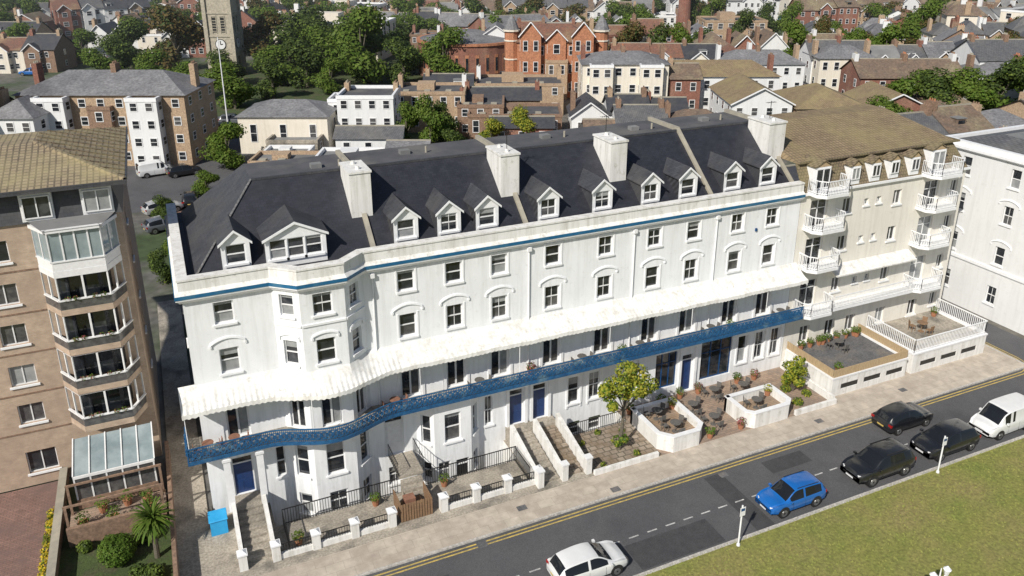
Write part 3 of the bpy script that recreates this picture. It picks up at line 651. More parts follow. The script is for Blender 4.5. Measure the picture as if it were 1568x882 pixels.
car("parked_suv_car",35.6,-11.65,pi,p_black,'suv',.97);car("parked_hatchback_car",41.2,-11.6,pi,p_black,'hatch',1.0);car("parked_van",46.4,-11.6,pi,p_white,'van',.97)
car("parked_hatchback_car",41.0,-8.7,0,p_black,'hatch',.93);car("parked_hatchback_car",52.5,-11.5,pi,p_silver,'hatch',1)
for x,y in((24.3,-13.2),(38.8,-13.2)):
    mb=MB();mb.cyl((0,0,0),(0,0,2.5),.045,.045,8,trim);mb.box(-.16,.16,-.065,-.045,1.9,2.42,trim);mb.box(-.12,.12,-.069,-.0652,2.2,2.36,blue);mb.cyl((0,0,0),(0,0,.12),.1,.08,8,trim);mb.obj("parking_sign_post",None,(x,y,-.03))
mb=MB();mb.cyl((0,0,0),(0,0,.8),.16,.13,10,trim);mb.cyl((0,0,.8),(0,0,4.5),.08,.05,10,trim)
for e in(-1,1):
    mb.bar((0,0,4.3),(e*.4,0,4.5),.04,trim);mb.cyl((e*.4,0,4.5),(e*.4,0,4.8),.08,.14,8,lampw);mb.cyl((e*.4,0,4.8),(e*.4,0,4.95),.17,.03,8,trim)
mb.cyl((0,0,4.5),(0,0,5.0),.04,.02,8,trim);mb.obj("ornamental_street_lamp",None,(27.1,-22,-.03))
# ------------------------------------------------------------------ trees
def treemesh(name,h,r,seed,n,s,mats,trunk=.3,low=.25):
    g=random.Random(seed);mb=MB()
    mb.cyl((0,0,0),(0,0,h*.35),trunk,trunk*.75,8,bark,False);cs=[]
    for i in range(24):
        a=i*2.4;z=h*(low+.08+(.90-low-.08)*((i*.618)%1));f=(1-((z/h-.52)/.5)**2);rad=r*.62*max(.12,f)**.5*g.uniform(.35,1.0)
        c=(math.cos(a)*rad,math.sin(a)*rad,z);cr=r*g.uniform(.30,.48);cs.append((c,cr))
        if i%2==0: mb.cyl((0,0,h*.32),c,trunk*.3,trunk*.06,5,bark,False)
    mb.cyl((0,0,h*.35),(0,0,h*.75),trunk*.7,trunk*.1,6,bark,False)
    crown(mb,g,cs,n,s,mats);return mb.mesh(name,recalc=False)
bgt={}
for i,(k,ms) in enumerate((('g',[leaf_g,leaf_h]),('d',[leaf_d,leaf_g]),('b',[leaf_b,leaf_d]),('y',[leaf_y,leaf_g]))):
    bgt[k]=[treemesh("tree_mesh",10,4.6,i*7+j,5600,.26,ms,.3,.06) for j in range(2)]
def tree(x,y,h,w,k='g'):
    o=bpy.data.objects.new("tree",R0.choice(bgt[k]));SC.collection.objects.link(o);o.location=(x,y,-.12);o.rotation_euler=(0,0,R0.uniform(0,6.28));o.scale=(w/4.6,w/4.6,h/10);return o
for t in((5.5,154,14.5,8,'b'),(-4,160,11,6,'d'),(24,150,12.5,7,'b'),(30,152,12.5,6.5,'d'),(39.2,124,15.5,8,'g'),(28,124,10,5.5,'d'),(20.2,116,7.5,4.5,'d'),(12.5,109,8,5.2,'g'),(46.5,119,9.5,5,'d'),(55,119,11,6,'g'),(34,134,11,6,'g'),(50,129,10,5.5,'d'),(14,133,7,5,'d'),(27,138,11,6.5,'d'),(36,144,12,6.5,'d'),(44,140,11,6,'d'),(60,128,9,5,'d'),(7,120,7,4.5,'g'),(23,128,8,5.5,'g'),(-4,170,11,6,'g'),(34,160,13,7,'d'),(46,152,12,7,'g'),(1,132,8,5,'g'),(-6,150,9,5,'d'),(41,132,10,5.5,'g'),(31,116,7,4,'g'),(-9,140,8,4.5,'g'),
          (7.6,70.9,6,3.6,'g'),(35,68,8,3,'g'),(32,70,7,2.6,'g'),(38,70,6.5,2.6,'d'),(48.9,65.8,5.5,2.8,'y'),(43,65,4.8,2.4,'y'),(36,62,4.6,2.5,'d'),(4,60,3,2,'g'),(-1,52,3,1.6,'d'),(0,46,3.4,1.6,'d'),(-.5,41,2.6,1.3,'g'),(-1.5,34,3.2,1.6,'d'),(1,37,3.0,1.5,'g'),
          (100,47,6.5,4,'g'),(106,50,8,5,'g'),(113,48,9,5.5,'d'),(120,48,9,5.5,'g'),(126,48,10,6,'d'),(133,47,10,6,'g'),(110,55,7,4,'d'),(118,54,8,5,'g'),(96,49,5,3,'g'),(92,51,5,3,'d'),(140,46,9,5.5,'d')): tree(*t)
mb=MB()
mb.cyl((0,0,0),(.15,0,1.6),.14,.11,8,bark,False);mb.cyl((.15,0,1.6),(.25,.05,2.9),.11,.08,8,bark,False)
cs=[]
for (a,b_,c,r) in((-.9,.1,4.2,.6),(-.4,-.5,5.0,.65),(.4,.3,5.3,.65),(1.2,.1,4.9,.7),(1.7,-.2,4.3,.65),(.6,-.6,4.5,.65),(-.2,.6,4.3,.6),(1.1,.7,4.3,.55),(-1.3,-.3,4.7,.45),(.2,0,3.9,.45),(.6,.1,5.5,.4),(-.9,-.5,3.6,.35),(1.6,.2,3.5,.35)):
    mb.cyl((.25,.05,2.7),(a,b_,c),.05,.015,5,bark,False);cs.append(((a,b_,c),r))
crown(mb,g,cs,4200,.10,[leaf_y,leaf_h]);crown(mb,g,[((-.1,.1,.6),.4),((.2,-.2,.9),.3)],350,.09,[leaf_h,leaf_y])
mb.obj("garden_tree",None,(22.9,-3.7,-.05),recalc=False)
mb=MB();cs=[]
for i in range(9):
    a=i*2.4;c=(math.cos(a)*.45,math.sin(a)*.45,.6+i*.2);cs.append((c,.42));mb.cyl((0,0,0),c,.05,.01,5,bark,False)
crown(mb,g,cs,1900,.1,[leaf_y,leaf_h]);mb.obj("garden_shrub",None,(37.2,-2.9,0),recalc=False)
mb=MB()
for x,y in((0,0),(1.3,.6),(-1,1.2),(.4,1.6)):
    crown(mb,g,[((x,y,.2),.35)],200,.08,[leaf_g,leaf_y])
mb.obj("garden_plants",None,(36.4,-4.3,0),recalc=False)
mb=MB()
for x,y in((21.2,-4.8),(24,-2.2),(23.6,-4.6),(21,-2.4),(22.5,-1.8)): crown(mb,g,[((x,y,.12),.22)],90,.07,[leaf_g,leaf_y])
mb.obj("garden_weeds",None,(0,0,0),recalc=False)
mb=MB();crown(mb,g,[((0,0,.75),.85),((.1,.1,.7),.8)],6500,.065,[leaf_h,leaf_g]);mb.cyl((0,0,0),(0,0,.6),.06,.04,6,bark,False);mb.obj("ball_hedge",None,(-4.9,-1.5,0),recalc=False)
mb=MB();mb.cyl((0,0,0),(.05,0,2.3),.14,.1,8,bark,False)
for i in range(170):
    a=g.uniform(0,2*pi);e=g.uniform(-.8,1.4);L=g.uniform(.95,1.3);p=Vector((.05,0,2.3));d=Vector((math.cos(a)*math.cos(e),math.sin(a)*math.cos(e),math.sin(e)));sd=Vector((-math.sin(a),math.cos(a),0))
    w=.07
    for k in range(5):
        q=p+d*(L/5);w2=.075*(1-k/5)+.004;mb.poly([p-sd*w,p+sd*w,q+sd*w2,q-sd*w2],leaf_h if g.random()<.6 else leaf_g);p=q;w=w2;d=(d+Vector((0,0,-.28))).normalized()
mb.obj("palm_tree",None,(-3.1,-1.9,0),recalc=False)
# ------------------------------------------------------------------ left brick flats
Fb=empty("brick_apartment_block",(-12,12,0))
w1=MB();w2=MB();yf=7.0
def fo(x,w,z0,z1,s='upvc'): return (x-w/2+20,x+w/2+20,z0,z1,s)
rz=[13.6,11.2,8.85,6.4,4.0]
ops=[]
for x in(-8.7,-12.5,-16.5):
    ops+=[fo(x,1.25,z,z+1.2) for z in rz]+[fo(x,1.5,.8,2.2)]
wall(w1,w2,(-20,yf),(-2.6,yf),0,15.6,ops,brick)
wall(w1,w2,(-2.6,yf),(-2.6,19),0,15.6,[(4,4.9,z,z+1.1,'upvc') for z in rz],brick)
for z in(3.4,5.8,8.25,10.6,13.0): w1.sweep([(-20,yf),(-6.95,yf)],[(-.01,z),(.025,z),(.025,z+.09),(-.01,z+.09)],brick_d)
w1.sweep([(-20,yf),(-2.6,yf),(-2.6,19)],[(.0,15.603),(.12,15.603),(-.35,17.5),(-.45,17.5)],slate_m)
for x in(-3.6,-6.4,-10,-13.5):
    w1.box(x-.75,x+.75,yf-.15,yf+.6,15.7,17.2,upvc);window(w2,((x-.65,yf-.15),(1,0),(0,-1)),0,1.3,15.85,17.05,-.02,'upvc')
x0,x1,y0,y1=-20,-2.1,6.4,19.6;ym=11.5
w1.poly([(x0,y0,17.5),(x1,y0,17.5),(-6.5,ym,18.75),(x0,ym,18.75)],moss);w1.poly([(x1,y0,17.5),(x1,y1,17.5),(-6.5,ym+3,18.75),(-6.5,ym,18.75)],moss);w1.poly([(x0,y1,17.5),(x1,y1,17.5),(-6.5,ym+3,18.75),(x0,ym+3,18.75)],moss)
w1.poly([(x0,ym,18.75),(-6.5,ym,18.75),(-6.5,ym+3,18.75),(x0,ym+3,18.75)],moss)
for i in range(1,14):
    t=i/14;Y=y0+(y1-y0)*t
    if Y<ym: k=(Y-y0)/(ym-y0)
    elif Y>ym+3: k=(y1-Y)/(y1-ym-3)
    else: k=1
    w1.bar((x1,Y,17.52),(x1+(-6.5-x1)*k,Y,17.52+1.25*k),.09,mossb)
w1.sweep([(x0,y0),(x1,y0),(x1,y1)],[(.0,17.3),(.08,17.3),(.08,17.52),(.0,17.52)],slate_m);w1.bar((x1,y0,17.53),(-6.5,ym,18.8),.2,moss)
bp=[(-6.9,yf),(-6.1,yf-1.4),(-3.6,yf-1.4),(-2.9,yf-.0)]
for i,z in enumerate([13.2]+[11.0,8.65,6.25,3.85]):
    zt=z+2.35 if i==0 else z+1.95
    for a,b_ in zip(bp[:-1],bp[1:]):
        fr,W=frame(a,b_);w1.lbox(fr,0.01,W-.01,-.12,0,z-.35,z+.0,brick if i else upvc)
        w1.lbox(fr,.01,W-.01,-.08,-.02,z+.003,z+.5,glass_m if i else upvc)
        w1.lbox(fr,0.01,W-.01,-.1,.04,z+.503,z+.57,upvc)
        if i==0:
            w2.lquad(fr,[(0,-.05,z+.57),(W,-.05,z+.57),(W,-.05,zt-.2),(0,-.05,zt-.2)],glass_l);k=4 if W>2 else 2
            for j in range(k+1): w1.lbox(fr,max(0.011,W*j/k-.04),min(W-.011,W*j/k+.04),-.08,0,z+.573,zt-.203,upvc)
            w1.lbox(fr,0.01,W-.01,-.1,.12,zt-.2,zt-.02,upvc)
        else:
            w2.lquad(fr,[(0,-.6,z+.4),(W,-.6,z+.4),(W,-.6,z+1.95),(0,-.6,z+1.95)],glass)
            for j in range(3): w1.lbox(fr,max(.011,W*j/2-.05),min(W-.011,W*j/2+.05),-.1,-.02,z+.573,z+1.99,upvc)
            if W>2: crown(w1,g,[((fr[0][0]+fr[1][0]*u,fr[0][1]-.0,z+.62),.16) for u in (.4,.8,1.7,2.1)],140,.05,[leaf_h,pinkf])
    w1.poly([(p[0],p[1],z-.2) for p in bp],yard)
    if i: w1.poly([(p[0],p[1]+.02,z+1.99) for p in bp],trim)
w1.poly([(-7,yf,15.7),(-6.2,yf-1.55,15.5),(-3.5,yf-1.55,15.5),(-2.8,yf,15.7)],felt)
w1.poly([(-6.8,yf-1.5,3.3),(-2.8,yf-1.5,3.3),(-2.8,yf-4,2.5),(-6.8,yf-4,2.5)],glass_l)
for i in range(6):
    x=-6.8+i*.8;w1.bar((x,yf-1.5,3.34),(x,yf-4,2.54),.06,upvc)
w1.box(-6.8,-2.8,yf-4.08,yf-4.0,.5,1.1,brick_d);w1.box(-6.8,-2.8,yf-4.08,yf-4.0,2.4,2.55,upvc)
for i in range(6): w1.box(-6.8+i*.78,-6.72+i*.78,yf-4.06,yf-4.0,1.1,2.4,upvc)
w2.poly([(-6.8,yf-4.03,1.1),(-2.8,yf-4.03,1.1),(-2.8,yf-4.03,2.4),(-6.8,yf-4.03,2.4)],glass_m)
w1.box(-7.2,-2.5,.8,2.9,-.1,.45,patio);w1.box(-7.2,-2.5,.6,.797,-.1,1.1,brick_d)
for x in(-7.1,-2.6):
    for y in(.9,2.7): w1.box(x-.06,x+.06,y-.06,y+.06,.45,2.2,brick_d)
for y in(.9,2.7): w1.box(-7.2,-2.5,y-.05,y+.05,2.203,2.3,brick_d)
w1.obj("walls",Fb);w2.obj("windows",Fb)
for x,y in((-6.5,1.4),(-5.6,2.3),(-3.2,1.3),(-4.4,2.4),(-3.4,2.2),(-5.0,1.2)): pot(x,y,.45,.25,leaf_h)
sheet("garden_lawn",-7.6,-2.3,-5.3,.58,-.01,garden);sheet("brick_driveway",-40,-7.6,-5.3,6.9,-.01,redpave)
mb=MB();mb.box(-7.9,-7.6,-4.8,6.9,-.1,.7,brick_d);mb.box(-7.95,-7.55,-4.85,6.9,.703,.78,lead);mb.box(-2.35,-2.15,-4.8,6.9,-.1,1.0,brick_d);mb.obj("brick_garden_wall")
mb=MB();crown(mb,g,[((0,i*.6-3,.25),.32) for i in range(12)],2200,.07,[flower,leaf_h]);mb.obj("flower_bed",None,(-8.15,0,0),recalc=False)
mb=MB();crown(mb,g,[((g.uniform(-1.2,1.6),g.uniform(-.6,.8),.3),.4) for i in range(9)]+[((g.uniform(-2.4,1.4),g.uniform(2.8,3.8),.25),.35) for i in range(8)],4600,.08,[leaf_g,leaf_d]);mb.obj("garden_bushes",None,(-4.2,-3.4,0),recalc=False)
# ------------------------------------------------------------------ right cream block
Rb=empty("cream_balcony_apartment_block",(47,0,0));w1=MB();w2=MB()
ops=[]
def ro(x,w,z0,z1,s='upvc'): ops.append((x-w/2-38.72,x+w/2-38.72,z0,z1,s))
for z in(5.2,8.4,11.2):
    for x,w,h in((43.0,.8,1.1),(44.8,.45,.5),(46.0,.45,.5),(47.8,.8,1.1)): ro(x,w,z+(0 if h>1 else .35),z+(h if h>1 else .85))
    for x in(40.4,51.2): ro(x,1.5,z-.7,z+1.35,'tri')
for x in(40.6,43,45,48,51.4): ro(x,.9,1.6,2.9)
for z in(2,5.2,8.4,11.2): ro(53.6,.7,z,z+1.1)
wall(w1,w2,(38.72,0),(54.6,0),-.1,13.2,ops,offw)
wall(w1,w2,(54.6,0),(54.6,13),-.1,13.2,[(3,3.9,z,z+1.2,'upvc') for z in(5.2,8.4,11.2)],offw)
w1.sweep([(38.72,0),(54.6,0),(54.6,13)],[(-.02,13.0),(.2,13.05),(.2,13.2),(-.02,13.2)],trim)
w1.sweep([(38.75,0),(54.6,0),(54.6,13)],[(.02,13.203),(.05,13.203),(-.9,15.05),(-1,15.05)],mossb)
Zt=15.05;Zr=16.5
w1.poly([(38.8,.7,Zt),(54,.7,Zt),(52.9,6.6,Zr),(39.2,6.6,Zr)],moss2);w1.poly([(54,.7,Zt),(54,13,Zt),(52.9,8.5,Zr),(52.9,6.6,Zr)],moss2);w1.poly([(39.2,6.6,Zr),(52.9,6.6,Zr),(52.9,8.5,Zr),(39.2,8.5,Zr)],moss2)
w1.poly([(38.8,.7,Zt),(39.2,6.6,Zr),(39.2,8.5,Zr),(38.8,13,Zt)],moss2)
w1.sweep([(38.8,.75),(54,.75),(54,13)],[(.0,15.06),(.15,15.06),(.15,15.2),(.0,15.2)],mossb)
for x in(40.3,43.3,45.2,47.0,49.0,51.3):
    big=x in(40.3,51.3);w=.7 if big else .45;z0=13.3;z1=14.9 if big else 14.6
    w1.box(x-w,x+w,-.05,1.2,z0,z1,trim);window(w2,((x-w+.08,-.05),(1,0),(0,-1)),0,2*w-.16,z0+.1 if big else z0+.35,z1-.1,-.01,'upvc')
    for e in(-1,1): w1.hexa([(x+e*(w+.1),-.15,z1),(x,-.15,z1+.42),(x,1.6,z1+.42),(x+e*(w+.1),1.6,z1),(x+e*(w+.1),-.15,z1+.07),(x,-.15,z1+.49),(x,1.6,z1+.49),(x+e*(w+.1),1.6,z1+.07)],mossb)
    w1.poly([(x-w,-.06,z1),(x+w,-.06,z1),(x,-.06,z1+.42)],fence_w)
def balc(x0,x1,z,d=1.3):
    c=.45;P=[(x0,0),(x0,-d+c),(x0+c,-d),(x1-c,-d),(x1,-d+c),(x1,0)]
    w1.poly([(p[0],p[1],z) for p in P],trim);w1.poly([(p[0],p[1],z-.22) for p in P],trim);w1.sweep(P,[(0,z-.22),(.04,z-.22),(.04,z),(0,z)],trim)
    for a,b_ in zip(P[:-1],P[1:]): railing(w1,a,b_,z,.95,.13,trim,.03,.06)
for z in(4.4,7.9,10.75,13.3): balc(39.2,42.0,z);balc(49.9,52.9,z)
w1.box(42.05,49.85,-1.0,-.003,4.2,4.38,trim);railing(w1,(42.05,-1.0),(49.85,-1.0),4.38,.95,.13,trim,.03,.06)
w1.hexa([(42.05,-.9,6.8),(49.85,-.9,6.8),(49.85,-.01,7.2),(42.05,-.01,7.2),(42.05,-.9,6.9),(49.85,-.9,6.9),(49.85,-.01,7.4),(42.05,-.01,7.4)],white_old)
for a,b_,h in((39.0,45.9,1.35),(46.5,54.0,1.5)):
    fr=wall(w1,w2,(a,-4.6),(b_,-4.6),-.1,h,[(.8+i*2.1,2.4+i*2.1,.45,.85,'none') for i in range(3)],white_old,.06)
    w1.poly([(a+.1,-4.54,-.1),(b_-.1,-4.54,-.1),(b_-.1,-4.54,1),(a+.1,-4.54,1)],black)
    w1.poly([(a,-4.6,-.1),(a,-.01,-.1),(a,-.01,h),(a,-4.6,h)],white_old);w1.poly([(b_,-4.6,-.1),(b_,-.01,-.1),(b_,-.01,h),(b_,-4.6,h)],white_old)
    w1.poly([(a,-4.6,h),(b_,-4.6,h),(b_,-.01,h),(a,-.01,h)],darkpave if a<40 else yard)
    w1.sweep([(a,-.1),(a,-4.6),(b_,-4.6),(b_,-.1)],[(.05,h+.003),(.05,h+.12),(-.2,h+.12),(-.2,h+.003)],trim)
for i in range(46): w1.box(39.05+i*.149,39.05+i*.149+.12,-4.58,-4.54,1.475,2.05,fence_w)
for i in range(30):w1.box(39.03,39.07,-4.5+i*.148,-4.38+i*.148,1.475,2.05,fence_w);w1.box(45.83,45.87,-4.5+i*.148,-4.38+i*.148,1.475,2.05,fence_w)
for a,b_ in(((46.6,-.2),(46.6,-4.5)),((46.6,-4.5),(53.9,-4.5)),((53.9,-4.5),(53.9,-.2))): railing(w1,a,b_,1.62,1.0,.15,trim,.035,.07)
w1.obj("walls",Rb);w2.obj("windows",Rb)
dining("table_and_chairs",50,-2.2,1.51,wood);dining("table_and_chairs",42.5,-1.5,1.36,rattan,.9)
for i in range(7): pot(40+i*.85,-.45,1.36,.2,R0.choice([leaf_h,leaf_g,leaf_d]))
# ------------------------------------------------------------------ far right white block
Wb=empty("white_corner_building",(66,-2,0));w1=MB();w2=MB()
YB=6.0
ops=[]
for u in(2.0,6.2,11.0): ops+=[(u,u+.8,z,z+1.5,'sash') for z in(1.2,4.6,8,11)]
frW=wall(w1,w2,(59.6,YB),(59.6,-9),-.1,13.4,ops,white2)
for u in(2.4,6.6,11.4): 
    for z in(6.3,9.7): hood(w1,frW,u,z,1.7,.28,trim)
wall(w1,w2,(59.6,-9),(80,-9),-.1,13.4,[(u,u+1,z,z+1.6,'sash') for u in(2,5,8,11) for z in(1.2,4.6,8,11)],white2)
w1.sweep([(80,YB),(59.6,YB),(59.6,-9),(80,-9)],[(-.02,12.9),(.3,13.1),(.3,13.3),(.1,13.32),(.1,13.7),(-.3,13.7),(-.3,13.1)],trim)
w1.sweep([(59.6,YB),(59.6,-9)],[(-.02,4.0),(.12,4.0),(.12,4.25),(-.02,4.25)],trim)
w1.poly([(59.9,-8.7,13.45),(80,-8.7,13.45),(80,-5.5,14.2),(62.5,-5.5,14.2)],slate_g);w1.poly([(59.9,-8.7,13.45),(62.5,-5.5,14.2),(62.5,3,14.2),(59.9,YB-.3,13.45)],slate_g);w1.poly([(59.9,YB-.3,13.45),(62.5,3,14.2),(80,3,14.2),(80,YB-.3,13.45)],slate_g);w1.poly([(62.5,-5.5,14.2),(80,-5.5,14.2),(80,3,14.2),(62.5,3,14.2)],felt)
w1.poly([(59.6,YB,-.1),(80,YB,-.1),(80,YB,13.4),(59.6,YB,13.4)],white2)
w1.obj("walls",Wb);w2.obj("windows",Wb)
# ------------------------------------------------------------------ town
def hwin(mb,fr,u,z,w,h,fm=upvc):
    mb.lbox(fr,u-w/2,u+w/2,-.05,.05,z,z+h,fm)
    mb.lquad(fr,[(u-w/2+.09,.054,z+.09),(u+w/2-.09,.054,z+.09),(u+w/2-.09,.054,z+h-.09),(u-w/2+.09,.054,z+h-.09)],glass if R0.random()<.7 else glass_m)
    mb.lbox(fr,u-w/2+.05,u+w/2-.05,.03,.062,z+h/2-.03,z+h/2+.03,fm)
def block(mb,x,y,w,d,h,roof,rh,wm,rm,fl,nc,chim=0,z=0,ww=1.0):
    x0,x1,y0,y1=x-w/2,x+w/2,y-d/2,y+d/2;P=[(x0,y0),(x1,y0),(x1,y1),(x0,y1),(x0,y0)]
    for i in range(4):
        fr,W=frame(P[i],P[i+1]);mb.lquad(fr,[(0,0,z-.12),(W,0,z-.12),(W,0,h),(0,0,h)],wm)
        k=nc if i%2==0 else max(1,int(nc*d/w*.7))
        if i==2: continue
        for f in range(fl):
            fh=(h-z)/fl
            for c in range(k): hwin(mb,fr,W*(c+.5)/k,z+f*fh+fh*.3,ww,fh*.5)
    o=.35
    a,b_,c,e=x0-o,x1+o,y0-o,y1+o
    if roof=='hip':
        r=min(w,d)*.42
        if w>=d: A,B=(x0+r,y,h+rh),(x1-r,y,h+rh);mb.poly([(a,c,h),(b_,c,h),B,A],rm);mb.poly([(b_,c,h),(b_,e,h),B],rm);mb.poly([(b_,e,h),(a,e,h),A,B],rm);mb.poly([(a,e,h),(a,c,h),A],rm)
        else: A,B=(x,y0+r,h+rh),(x,y1-r,h+rh);mb.poly([(a,c,h),(b_,c,h),A],rm);mb.poly([(b_,c,h),(b_,e,h),B,A],rm);mb.poly([(b_,e,h),(a,e,h),B],rm);mb.poly([(a,e,h),(a,c,h),A,B],rm)
        mb.poly([(a,c,h-.02),(b_,c,h-.02),(b_,e,h-.02),(a,e,h-.02)],trim)
    elif roof=='gable':
        mb.poly([(a,c,h-.1),(b_,c,h-.1),(b_,y,h+rh),(a,y,h+rh)],rm);mb.poly([(a,e,h-.1),(b_,e,h-.1),(b_,y,h+rh),(a,y,h+rh)],rm)
        for X in(x0,x1): mb.poly([(X,y0,h),(X,y1,h),(X,y,h+rh)],wm)
        mb.bar((a,y,h+rh),(b_,y,h+rh),.2,lead)
        if w>5 and fl>1 and R0.random()<.45:
            X=x+R0.uniform(-w*.25,w*.25);yd=y0+d*.12;mb.box(X-.7,X+.7,yd,y-.4,h,h+1.35,R0.choice([upvc,rm]));mb.lquad(((X-.55,yd),(1,0),(0,-1)),[(0,.01,h+.3),(1.1,.01,h+.3),(1.1,.01,h+1.15),(0,.01,h+1.15)],glass);mb.box(X-.8,X+.8,yd-.1,y-.3,h+1.353,h+1.43,felt)
    elif roof=='front':
        mb.poly([(a,c,h-.1),(a,e,h-.1),(x,e,h+rh),(x,c,h+rh)],rm);mb.poly([(b_,c,h-.1),(b_,e,h-.1),(x,e,h+rh),(x,c,h+rh)],rm)
        for Y in(y0,y1): mb.poly([(x0,Y,h),(x1,Y,h),(x,Y,h+rh)],wm)
        for e_ in(-1,1): mb.bar((x+e_*(w/2+o),c,h-.1),(x,c,h+rh),.16,trim)
    else:
        mb.poly([(x0,y0,h-.3),(x1,y0,h-.3),(x1,y1,h-.3),(x0,y1,h-.3)],rm)
        mb.sweep(P,[(.08,h-.35),(.08,h+.15),(-.25,h+.15),(-.25,h-.35)],trim if roof=='flat' and wm in(white2,cream) else wm)
        if rh>0:
            mb.box(x-w*.2,x+w*.05,y-d*.1,y+d*.25,h-.29,h+rh,wm)
            for k in range(3): X=x+w*(-.38+.3*k);mb.box(X,X+.9,y-d*.3,y-d*.3+.9,h-.29,h+.05,lead)
    for i in range(chim):
        X=x0+.4+(w-.8)*(i/max(1,chim-1));yy=y+(0 if roof!='flat' else d*.3)
        mb.box(X-.35,X+.35,yy-.7,yy+.7,h-.4,h+rh+.9,R0.choice([brick_r,brick_t,white2,brick_d]))
        pm=R0.choice([terra,lead,brick_d])
        for k in(-.4,0,.4): mb.cyl((X,yy+k,h+rh+.9),(X,yy+k,h+rh+1.2),.12,.1,6,pm,False)
def house(name,x,y,rot,*parts):
    mb=MB()
    for p in parts: block(mb,*p)
    return mb.obj(name,None,(x,y,0),math.radians(rot))
house("brick_flats",-4.5,83,-24,(0,0,22,11,9.5,'hip',2.4,brick_t,greytile,4,9,3),(-6,-6.2,4,2,9.3,'flat',0,white2,felt,4,2),(6,-6.2,4,2,9.3,'flat',0,white2,felt,4,2),(0,-5.8,3,1.2,8,'flat',0,brick_d,felt,3,1))
house("stone_house",-25,82,-24,(0,0,12,10,8.6,'gable',3.6,brick_t,slate_m,3,5,2),(9.2,2.5,6,8,7.6,'hip',2.0,white2,greytile,3,3,1))
house("cream_hall",17.5,79,-24,(0,0,12.5,9,5.2,'hip',1.6,cream,greytile,1,3),(2,-6,7,4,2.6,'flat',0,yard,felt,1,2))
house("white_villa",28.5,76,-24,(0,0,8,8,7.6,'flat',0,white2,felt_d,3,4,2),(-4.8,2,2.5,5,6.4,'flat',0,white2,felt,2,1),(1,-6.5,9,4.5,2.8,'gable',1.2,white2,slate_g,1,3))
house("low_shop",14,63,-24,(0,0,8,5,2.6,'flat',.4,brick_t,felt,1,3),(-1,5,6,4,2.2,'flat',.3,white2,felt,1,2))
house("low_shop",22,60,-24,(0,0,9,6,2.8,'flat',.5,white2,felt,1,3),(7,1,5,6,3.2,'gable',1.2,brick_r,greytile,1,2))
house("brown_brick_building",40,82,-24,(0,0,11,8,6.2,'flat',.8,brick_t,felt_d,2,5,2),(8,-3,7,8,4.8,'flat',.6,brick_d,felt_d,2,3,1))
house("flat_roof_building",50,72,-24,(0,0,14,8,3.8,'flat',.6,brick_d,felt_d,1,6),(1,-5.6,9,4,2.8,'gable',1.2,brick_r,slate_m,1,3),(-2,7,12,5,4.4,'gable',1.6,brick_t,slate_m,1,4,2))
house("white_gable_house",60,67,-24,(0,0,5.5,8,3.6,'front',2.2,white2,slate_m,1,2,1),(6,1.5,6,8,3.8,'gable',2.2,white2,slate_m,1,3,2),(12,2,6,8,3.4,'gable',2.0,cream,slate_m,1,3,1),(3,-6,8,4,2.4,'gable',1.4,white2,browntile,1,2,0))
house("small_brick_house",71,55,-24,(0,0,9,7,3.4,'hip',2,brick_t,browntile,1,4,1),(-8,1,7,7,3.8,'gable',2,white2,slate_g,1,3,2))
house("flat_roof_building",58,88,-24,(0,0,15,9,5.2,'flat',1,brick_t,felt_d,2,5,2),(-12,-2,8,8,4.6,'gable',2,brick_r,slate_m,2,3,1))
house("cream_victorian_house",75,82,-24,(0,0,14.5,10,8.4,'hip',1.6,cream,greytile,3,6,3,0,1.1),(-4.2,-5.5,3.8,2,8.4,'flat',0,cream,felt,3,2,0,0,1.1),(4.2,-5.5,3.8,2,8.4,'flat',0,cream,felt,3,2,0,0,1.1),(10.3,-1,5,8,6,'gable',2,brick_r,browntile,2,2,1))
house("terracotta_theatre",71,100,-24,(0,0,14.5,11,10.2,'hip',2.8,terra,redtile,3,5,2,0,1.2),(-4.8,-5.8,3.8,2,11.4,'front',2.6,terra,redtile,3,2,0,0,.9),(4.8,-5.8,3.8,2,11.4,'front',2.6,terra,redtile,3,2,0,0,.9),(0,-6,4,2.4,7,'flat',.0,brick_t,felt,2,2,0,0,.9),(0,-5.2,3.4,1.5,10.6,'front',2.0,terra,redtile,3,1,0,0,1.2))
mb=MB()
for x,y in((62.0,100.2),(77.2,93.2)):
    mb.cyl((x,y,0),(x,y,12),1.3,1.3,10,terra)
    for z in(3.4,6.8,10.2): mb.cyl((x,y,z),(x,y,z+.25),1.42,1.42,10,cream)
    mb.cyl((x,y,12),(x,y,12.3),1.6,1.6,10,cream);mb.cyl((x,y,12.3),(x,y,13.9),1.45,.8,10,greytile);mb.cyl((x,y,13.9),(x,y,15),.8,.05,10,greytile)
mb.obj("theatre_turret")
mb=MB()
cx,cy,Rr=64,128,11
mb.cyl((cx,cy,0),(cx,cy,7),Rr,Rr,32,brick_r);mb.cyl((cx,cy,7),(cx,cy,7.5),Rr+.3,Rr+.3,32,terra);mb.cyl((cx,cy,7.5),(cx,cy,9),Rr-.5,3,32,greytile)
for i in range(32):
    a=i*2*pi/32;d=(math.cos(a),math.sin(a));U=(-d[1],d[0]);fr=((cx+d[0]*(Rr-.03),cy+d[1]*(Rr-.03)),U,d);mb.lbox(fr,-.4,.4,-.02,.06,1.2,5.2,terra);mb.lbox(fr,-.3,.3,.0,.09,1.8,4.6,glass)
block(mb,84,118,20,14,8.5,'flat',1,brick_r,felt,2,6,0);block(mb,78,136,16,14,8,'gable',3,brick_r,greytile,2,5,2)
mb.obj("red_brick_theatre")
